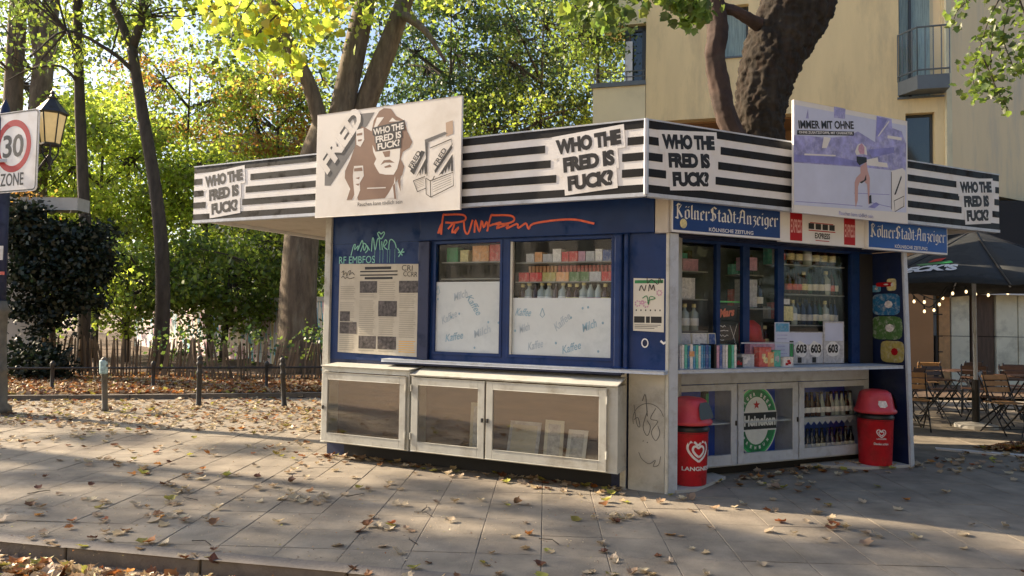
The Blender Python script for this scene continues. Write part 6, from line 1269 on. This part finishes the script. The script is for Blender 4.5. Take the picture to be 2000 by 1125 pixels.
# dark shrub at the shelter foot
pts = [np.array(P(rng.uniform(15, 120), rng.uniform(680, 735), rng.uniform(16.2, 17))) for k in range(40)]
C, mi = cloud(pts, 50, .2, 1); me = leaf_mesh('shrub', C-np.array((-10.6, 16.6, 0)), .12*rng.uniform(.6, 1.2, len(C)), mi, [LM['ivy']]); o = bpy.data.objects.new('shrub', me); col.objects.link(o); o.location = (-10.6, 16.6, 0); tag(o, 'low dark shrub at the foot of the ivy shelter', 'shrub')
pts = [np.array((rng.uniform(-8.4, -2.4), 17.5+rng.uniform(-.1, .8), rng.uniform(.5, 1.35))) for k in range(60)]
C, mi = cloud(pts, 26, .2, 2); me = leaf_mesh('undergrowth', C, .12*rng.uniform(.6, 1.2, len(C)), mi, [LM['green'], LM['dgreen']]); o = bpy.data.objects.new('undergrowth', me); col.objects.link(o); tag(o, 'ragged green undergrowth poking over the paling fence', 'undergrowth', None, 'stuff')
# big old plane behind the kiosk, right
old = tree('plane_tree', 'massive dark rugged plane trunk leaning right behind the kiosk roof', [
    ([Vector((3.9, 12, -.1)), P(1480, 420, 12), P(1482, 300, 12), P(1484, 215, 12), P(1512, 110, 12), P(1555, 10, 12), P(1590, -90, 12)], [.46, .40, .38, .42, .48, .56, .58]),
    ([P(1450, 300, 11.7), P(1418, 225, 11.6), P(1408, 175, 11.6), P(1396, 110, 11.6), P(1402, 50, 11.6), P(1380, -60, 11.6)], [.19, .17, .165, .155, .165, .175]), ([P(1400, 15, 11.6), P(1435, 22, 11.7), P(1485, 50, 11.8)], [.10, .08, .12])],
    [(P(1250, -40, 9), (1.2, .6, .30), 14), (P(1180, 10, 10), (.5, .6, .35), 7), (P(1345, 5, 9), (.30, .4, .18), 7)], [LM['green'], LM['mid']], M['bark'], .13, 16, .13, tmpl=T_MP, rough=.1, twigs=False)
for ch in old.children:
    if ch.name.startswith('trunk') or ch.name.startswith('limb'):
        sb = ch.modifiers.new('sub', 'SUBSURF'); sb.levels = sb.render_levels = 3 if ch.name.startswith('trunk') else 2; sb.subdivision_type = 'SIMPLE'
        tx = bpy.data.textures.new('barkdisp', 'CLOUDS'); tx.noise_scale = .11; tx.noise_depth = 4
        dm = ch.modifiers.new('disp', 'DISPLACE'); dm.texture = tx; dm.strength = .13 if ch.name.startswith('trunk') else .04; dm.mid_level = .5
        if ch.name.startswith('limb'): ch.data.materials.clear(); ch.data.materials.append(M['barkr'])
mb = MB(); tips = []
# hanging branch top right
hang = thing('hanging_branch', P(1990, -60, 8.5), 'hanging plane tree branch with curled green leaves at the top right', 'branch')
cl = []
for path in (([1990, -60], [1940, 20], [1915, 90], [1900, 150], [1912, 190]), ([1990, -60], [1960, 60], [1975, 120], [1985, 140]), ([1920, 110], [1945, 170], [1970, 215]), ([1960, -40], [1880, 10], [1862, 40]), ([1940, 60], [1935, 130], [1950, 190]), ([1985, -20], [2010, 60], [2000, 110])):
    Q_ = smooth_curve([P(x, y, 8.5+.1*i) for i, (x, y) in enumerate(path)], 5); mb = MB(); tube(mb, Q_, np.linspace(.010, .003, len(Q_)), 5, cap=False); part('twig', mb, M['barkd'], hang)
    cl += [np.array(q) for q in Q_]
cl = [c for c in cl if c[2] > 0]; C, mi = cloud(cl, 6, .085, 2); me = leaf_mesh('leaves', C, .075*rng.uniform(.6, 1.3, len(C)), mi, [LM['mid'], LM['green']], T_MP); o = bpy.data.objects.new('leaves', me); col.objects.link(o); o.parent = hang; o.matrix_parent_inverse = Matrix.Translation(-P(1990, -60, 8.5)); o['kind'] = 'stuff'
# yellow maple branch near, top centre
mp_ = thing('maple_branch', P(560, -120, 11), 'maple branch with big backlit yellow green leaves at the top centre', 'branch'); cl = []
for path in (([600, -80], [560, 0], [540, 60], [555, 110], [590, 125]), ([600, -80], [500, -20], [440, 10], [400, 30]), ([560, 0], [600, 40], [640, 60]), ([560, -80], [480, 20], [450, 80]), ([620, -60], [640, 0], [650, 30]), ([540, 30], [500, 70], [490, 110])):
    Q_ = smooth_curve([P(x, y, 10.5+.2*i) for i, (x, y) in enumerate(path)], 5); mb = MB(); tube(mb, Q_, np.linspace(.014, .004, len(Q_)), 5, cap=False); part('twig', mb, M['barkd'], mp_); cl += [np.array(q) for q in Q_]
C, mi = cloud(cl, 6, .2, 3); me = leaf_mesh('leaves', C, .15*rng.uniform(.6, 1.2, len(C)), mi, [LM['yel'], LM['lime'], LM['lime']], T_MP); o = bpy.data.objects.new('leaves', me); col.objects.link(o); o.parent = mp_; o.matrix_parent_inverse = Matrix.Translation(-P(560, -120, 11)); o['kind'] = 'stuff'
# two street trees just outside the left edge: they cast the long shadows over the pavement
SD_ = SUNV
for i, (x, y, r_, lab, tg) in enumerate(((-19.5, 13.6, .15, 'tall street tree outside the left picture edge, spreading over the pavement', ((-1.5, 6.4, .5), (.7, 5.5, .45), (-2.6, 5.6, .45), (-4.2, 7.0, .5), (-6.2, 8.3, .6), (-.2, 5.0, .4), (1.4, 5.0, .4), (.2, 6.2, .4), (-3.4, 6.3, .45), (-1.2, 5.2, .4), (-.6, 7.0, .3), (-5.6, 7.4, .45))),
      (-22, 11.8, .13, 'thinner street tree outside the left picture edge, nearer the road', ((2.9, 4.4, .5), (2.2, 5.1, .35), (3.6, 4.8, .5), (-5.2, 9.6, .4), (-7.5, 10.6, .45), (-3.2, 8.9, .3), (-7.2, 7.2, .5), (-4.8, 5.9, .35), (3.2, 4.2, .5), (4.2, 4.0, .6), (-8, 9.2, .5), (2.6, 5.6, .4), (1.2, 5.8, .3), (.4, 4.7, .4))))):
    b = Vector((x, y, 0)); cs = [Vector((gx_, gy_, 0))+SD_*(24+1.5*i+.6*(k % 3)) for k, (gx_, gy_, _) in enumerate(tg)]
    limbs = [([b, b+Vector((.1, 0, 4)), b+Vector((.2, .1, 8)), b+Vector((.1, 0, 13))], [r_, r_*.9, r_*.7, .05])]
    for c in cs: limbs.append(([b+Vector((.1, 0, 7.5)), (b+Vector((0, 0, 9))).lerp(c, .5)+Vector((0, 0, .6)), c], [.05, .035, .02]))
    tree('street_tree', lab, limbs, [(c, (q[2]*1.4, q[2]*.7, q[2]*.5), 7) for c, q in zip(cs, tg)], [LM['mid'], LM['green']], M['barkd'], .17, 30, .2, twigs=False)
# far pale house between the trees
fh = thing('park_house', P(480, 600, 60), 'pale house with dark windows glimpsed through the trees', 'house'); H_ = Fr(P(380, 600, 60), (.97, -.24)); H_.o.z = 0
mb = MB(); H_.box(mb, 0, 13, -6, 0, 0, 13); part('wall', mb, mat('pale house render', (.6, .58, .52), .9), fh); 
for i in range(5):
    for z in (2, 5, 8, 11): mb = MB(); H_.box(mb, .9+i*2.4, 1.9+i*2.4, .0, .05, z, z+1.5); part('window', mb, M['winglass'], fh)
mb = MB(); P_ = [(0, 13), (13, 13), (11.5, 16), (1.5, 16)]; H_.prism(mb, P_, -6.3, .3); part('roof', mb, mat('grey slate roof', (.12, .12, .14), .7), fh)
# street on the camera's side: seen only in the kiosk's glass
for i, (x, w, h_, m_, lab) in enumerate(((-42, 16, 11, 'concl', 'beige town house across the street, behind the camera on the left'), (-25, 18, 12, 'concl', 'grey town house across the street, behind the camera'), (-6, 15, 10, 'wallP', 'cream town house across the street, directly behind the camera'), (10, 18, 12, 'brick', 'tall brown town house across the street, behind the camera on the right'), (29, 20, 12, 'brick', 'brown corner house across the street, far right behind the camera'))):
    b = thing('town_house', (x, -14, 0), lab, 'house', 'town houses across the street'); f_ = Fr((x+w, -14, 0), (-1, 0)); mb = MB(); f_.box(mb, 0, w-.3, -8, 0, -.13, h_); part('wall', mb, M[m_], b)
    for a in np.arange(1.2, w-2, 2.6):
        for z in np.arange(1.2, h_-2, 3.1): mb = MB(); f_.box(mb, a, a+1.2, .0, .04, z, z+1.7); part('window', mb, M['winglass'], b)
    mb = MB(); f_.prism(mb, [(0, h_), (w-.3, h_), (w-1.5, h_+3), (1.5, h_+3)], -8.3, .3); part('roof', mb, M['roof'], b)

for i, (x, y, lab) in enumerate(((9, -5, 'street tree behind the camera on the right'), (17, -3, 'street tree behind the camera, far right'), (14, 3.5, 'street tree beyond the right picture edge, near'), (22, 6, 'street tree beyond the right picture edge, farther'), (24, -2, 'street tree beyond the right picture edge, farthest'))):
    b = Vector((x, y, -.1)); tree('street_tree', lab, [([b, b+Vector((.1, 0, 3)), b+Vector((0, .1, 6))], [.2, .17, .1])], [(b+Vector((0, 0, 5.5)), (3.2, 3, 3.0), 80)], [LM['dgreen'], LM['green']], M['barkd'], .3, 34, .45, twigs=False)

# ================================================================== FALLEN LEAVES
def on_ground(x, y):
    if y < kerb_y(x)-.02: return -.097
    if x < 1 and y > bed_y(x)+.1: return .07
    return .004
def inside_kiosk(x, y):
    v = Vector((x, y, 0))-Vector(K0); 
    return ((v.dot(L.n) < -.0 and v.dot(R.n) < -.45) and y > 6.5 and x > -2.2 and v.dot(R.n) > -4.5) or (v.dot(L.n) < 0 and v.dot(R.n) < -.42 and -4 < v.dot(L.x) < 5.2)
def fleaf(k):
    V, F = maple(1); V = V.copy(); r_ = np.random.default_rng(k)
    V[:, 2] += r_.uniform(.1, .45)*np.abs(V[:, 0])**1.3+r_.uniform(.05, .4)*(V[:, 1]-.5)**2+r_.normal(0, .05, len(V)); V[:, 2] -= V[:, 2].min(); V[:, :2] *= r_.uniform(.8, 1.1, 2)[None]; V[:, 1] -= .4
    return V, F
LV = [fleaf(k) for k in range(6)]; sets = []
def scatter(n, x0, x1, y0, y1, dens=None):
    out = []
    while len(out) < n:
        x, y = rng.uniform(x0, x1), rng.uniform(y0, y1)
        if dens and rng.random() > dens(x, y): continue
        if inside_kiosk(x, y): continue
        out.append((x, y))
    return out
patch = lambda x, y: .25+.75*(sin(x*1.7+2.3*sin(y*.9))*cos(y*1.9+x*.4) > .25)
pv = scatter(950, -9.5, -.6, 4.8, 13.6, lambda x, y: patch(x, y)*(.3+.7*min(1, max(0, (y-5)/7)))) + scatter(300, -1.2, 7.5, 4.3, 11, lambda x, y: patch(x, y)) + scatter(1300, -9, -2.6, 10.2, 14.4) + scatter(260, 3.5, 8.5, 8.2, 11.5) + scatter(700, 4.9, 8.4, 9.6, 12.5)
pv = [q for q in pv if q[1] < bed_y(q[0]) or q[0] > 1]
for k in range(90): q_ = L.p(rng.uniform(-3.9, -.4), .06+abs(rng.normal(0, .16)), 0); pv.append((q_.x, q_.y))
for k in range(70): q_ = R.p(rng.uniform(.7, 3.6), -.38+abs(rng.normal(0, .25)), 0); pv.append((q_.x, q_.y))
for k in range(9):
    cx_, cy_ = rng.uniform(-4, 4), rng.uniform(4.9, 6.6)
    for j in range(rng.integers(4, 11)): pv.append((cx_+rng.normal(0, .12), cy_+rng.normal(0, .07)))
gut = [(x, kerb_y(x)-abs(rng.normal(0, .14))-.10) for x in rng.uniform(-4.6, .6, 420)]
pv.sort(key=lambda q: math.hypot(*q)); allp = [(x, y, 0) for x, y in pv]+[(x, y, 1) for x, y in gut if x < -.7 or rng.random() < .3]
vis = sorted([q for q in allp if abs(q[0])/max(q[1], .1) < .72 and q[1] > 3.6 and EYE/q[1] < .40+.1], key=lambda q: math.hypot(q[0], q[1]))
big = vis[:300]; bset = set(big); fm = [[None]*5 for _ in range(6)]
wts = [.38, .05, .16, .33, .08]
gutter_parent = bpy.data.objects['road']
for q in big:
    i, j = rng.integers(0, 6), rng.choice(5, p=wts)
    if q[2] and rng.random() < .3: j = rng.choice([0, 1, 3])
    if fm[i][j] is None:
        mb = MB(); mb.add([tuple(v) for v in LV[i][0]], LV[i][1]); fm[i][j] = mesh_from(mb, 'fallen_leaf', DM[j])
    o = bpy.data.objects.new('fallen_leaf', fm[i][j]); col.objects.link(o); o.parent = gutter_parent if q[2] else pave
    s_ = rng.uniform(.045, .09) if not q[2] else rng.uniform(.06, .10); o.scale = (s_, s_, s_*rng.uniform(.5, 1.2)); o.location = (q[0], q[1], on_ground(q[0], q[1])+(.0 if not q[2] else rng.uniform(0, .03)))
    o.rotation_euler = (rng.normal(0, .18 if not q[2] else .6), rng.normal(0, .18 if not q[2] else .6), rng.uniform(0, 6.28))
for i in range(6):
    qs = [q for k, q in enumerate(allp) if q not in bset and k % 6 == i]
    if not qs: continue
    C = np.array([(q[0], q[1], on_ground(q[0], q[1])+.005) for q in qs]); S_l = np.array([rng.uniform(.055, .10) if not q[2] else rng.uniform(.07, .12) for q in qs])
    me = leaf_mesh('scattered_leaves', C, S_l, rng.choice(5, len(C), p=wts), DM, LV[i], .15); o = bpy.data.objects.new('scattered_leaves', me); col.objects.link(o); o.parent = pave; o['kind'] = 'stuff'
# litter in the planted bed
q = scatter(15000, -13, -1.8, 13.4, 18.5); q = [p for p in q if p[1] > bed_y(p[0])+.12]; C = np.array([(x, y, .085+.05*sin(x*1.3+y)*cos(y*.9-x*.3)*min(1, (y-bed_y(x))/3)+rng.uniform(0, .03)) for x, y in q])
me = leaf_mesh('leaf_litter', C, rng.uniform(.06, .11, len(C)), rng.choice(5, len(C), p=[.3, .2, .35, .1, .05]), DM, LV[0], .4); o = bpy.data.objects.new('leaf_litter', me); col.objects.link(o); o.parent = soil; o['kind'] = 'stuff'
C = np.array([(x, y, .02+rng.uniform(0, .03)) for x, y in scatter(4500, 4.9, 10, 9.5, 12.6)]); me = leaf_mesh('leaf_litter', C, rng.uniform(.06, .10, len(C)), rng.choice(5, len(C), p=[.35, .15, .35, .1, .05]), DM, LV[1], .35); o = bpy.data.objects.new('leaf_litter', me); col.objects.link(o); o.parent = pave; o['kind'] = 'stuff'
# tiny crumbs on the sunny pavement
C = np.array([(x, y, .003) for x, y in scatter(5000, -9, 1, 4.9, 13.5)]); me = leaf_mesh('leaf_crumbs', C, rng.uniform(.008, .022, len(C)), rng.choice(5, len(C), p=wts), DM, T_RH, .3); o = bpy.data.objects.new('leaf_crumbs', me); col.objects.link(o); o.parent = pave; o['kind'] = 'stuff'
# a few twigs
for k in range(9):
    x, y = rng.uniform(-5, 3), rng.uniform(4.9, 6.6); a = rng.uniform(0, 6.28); mb = MB(); tube(mb, [(x, y, .008), (x+.08*cos(a), y+.08*sin(a), .02), (x+.18*cos(a+.3), y+.18*sin(a+.3), .01)], .004, 4); part('twig', mb, M['barkd'], pave)
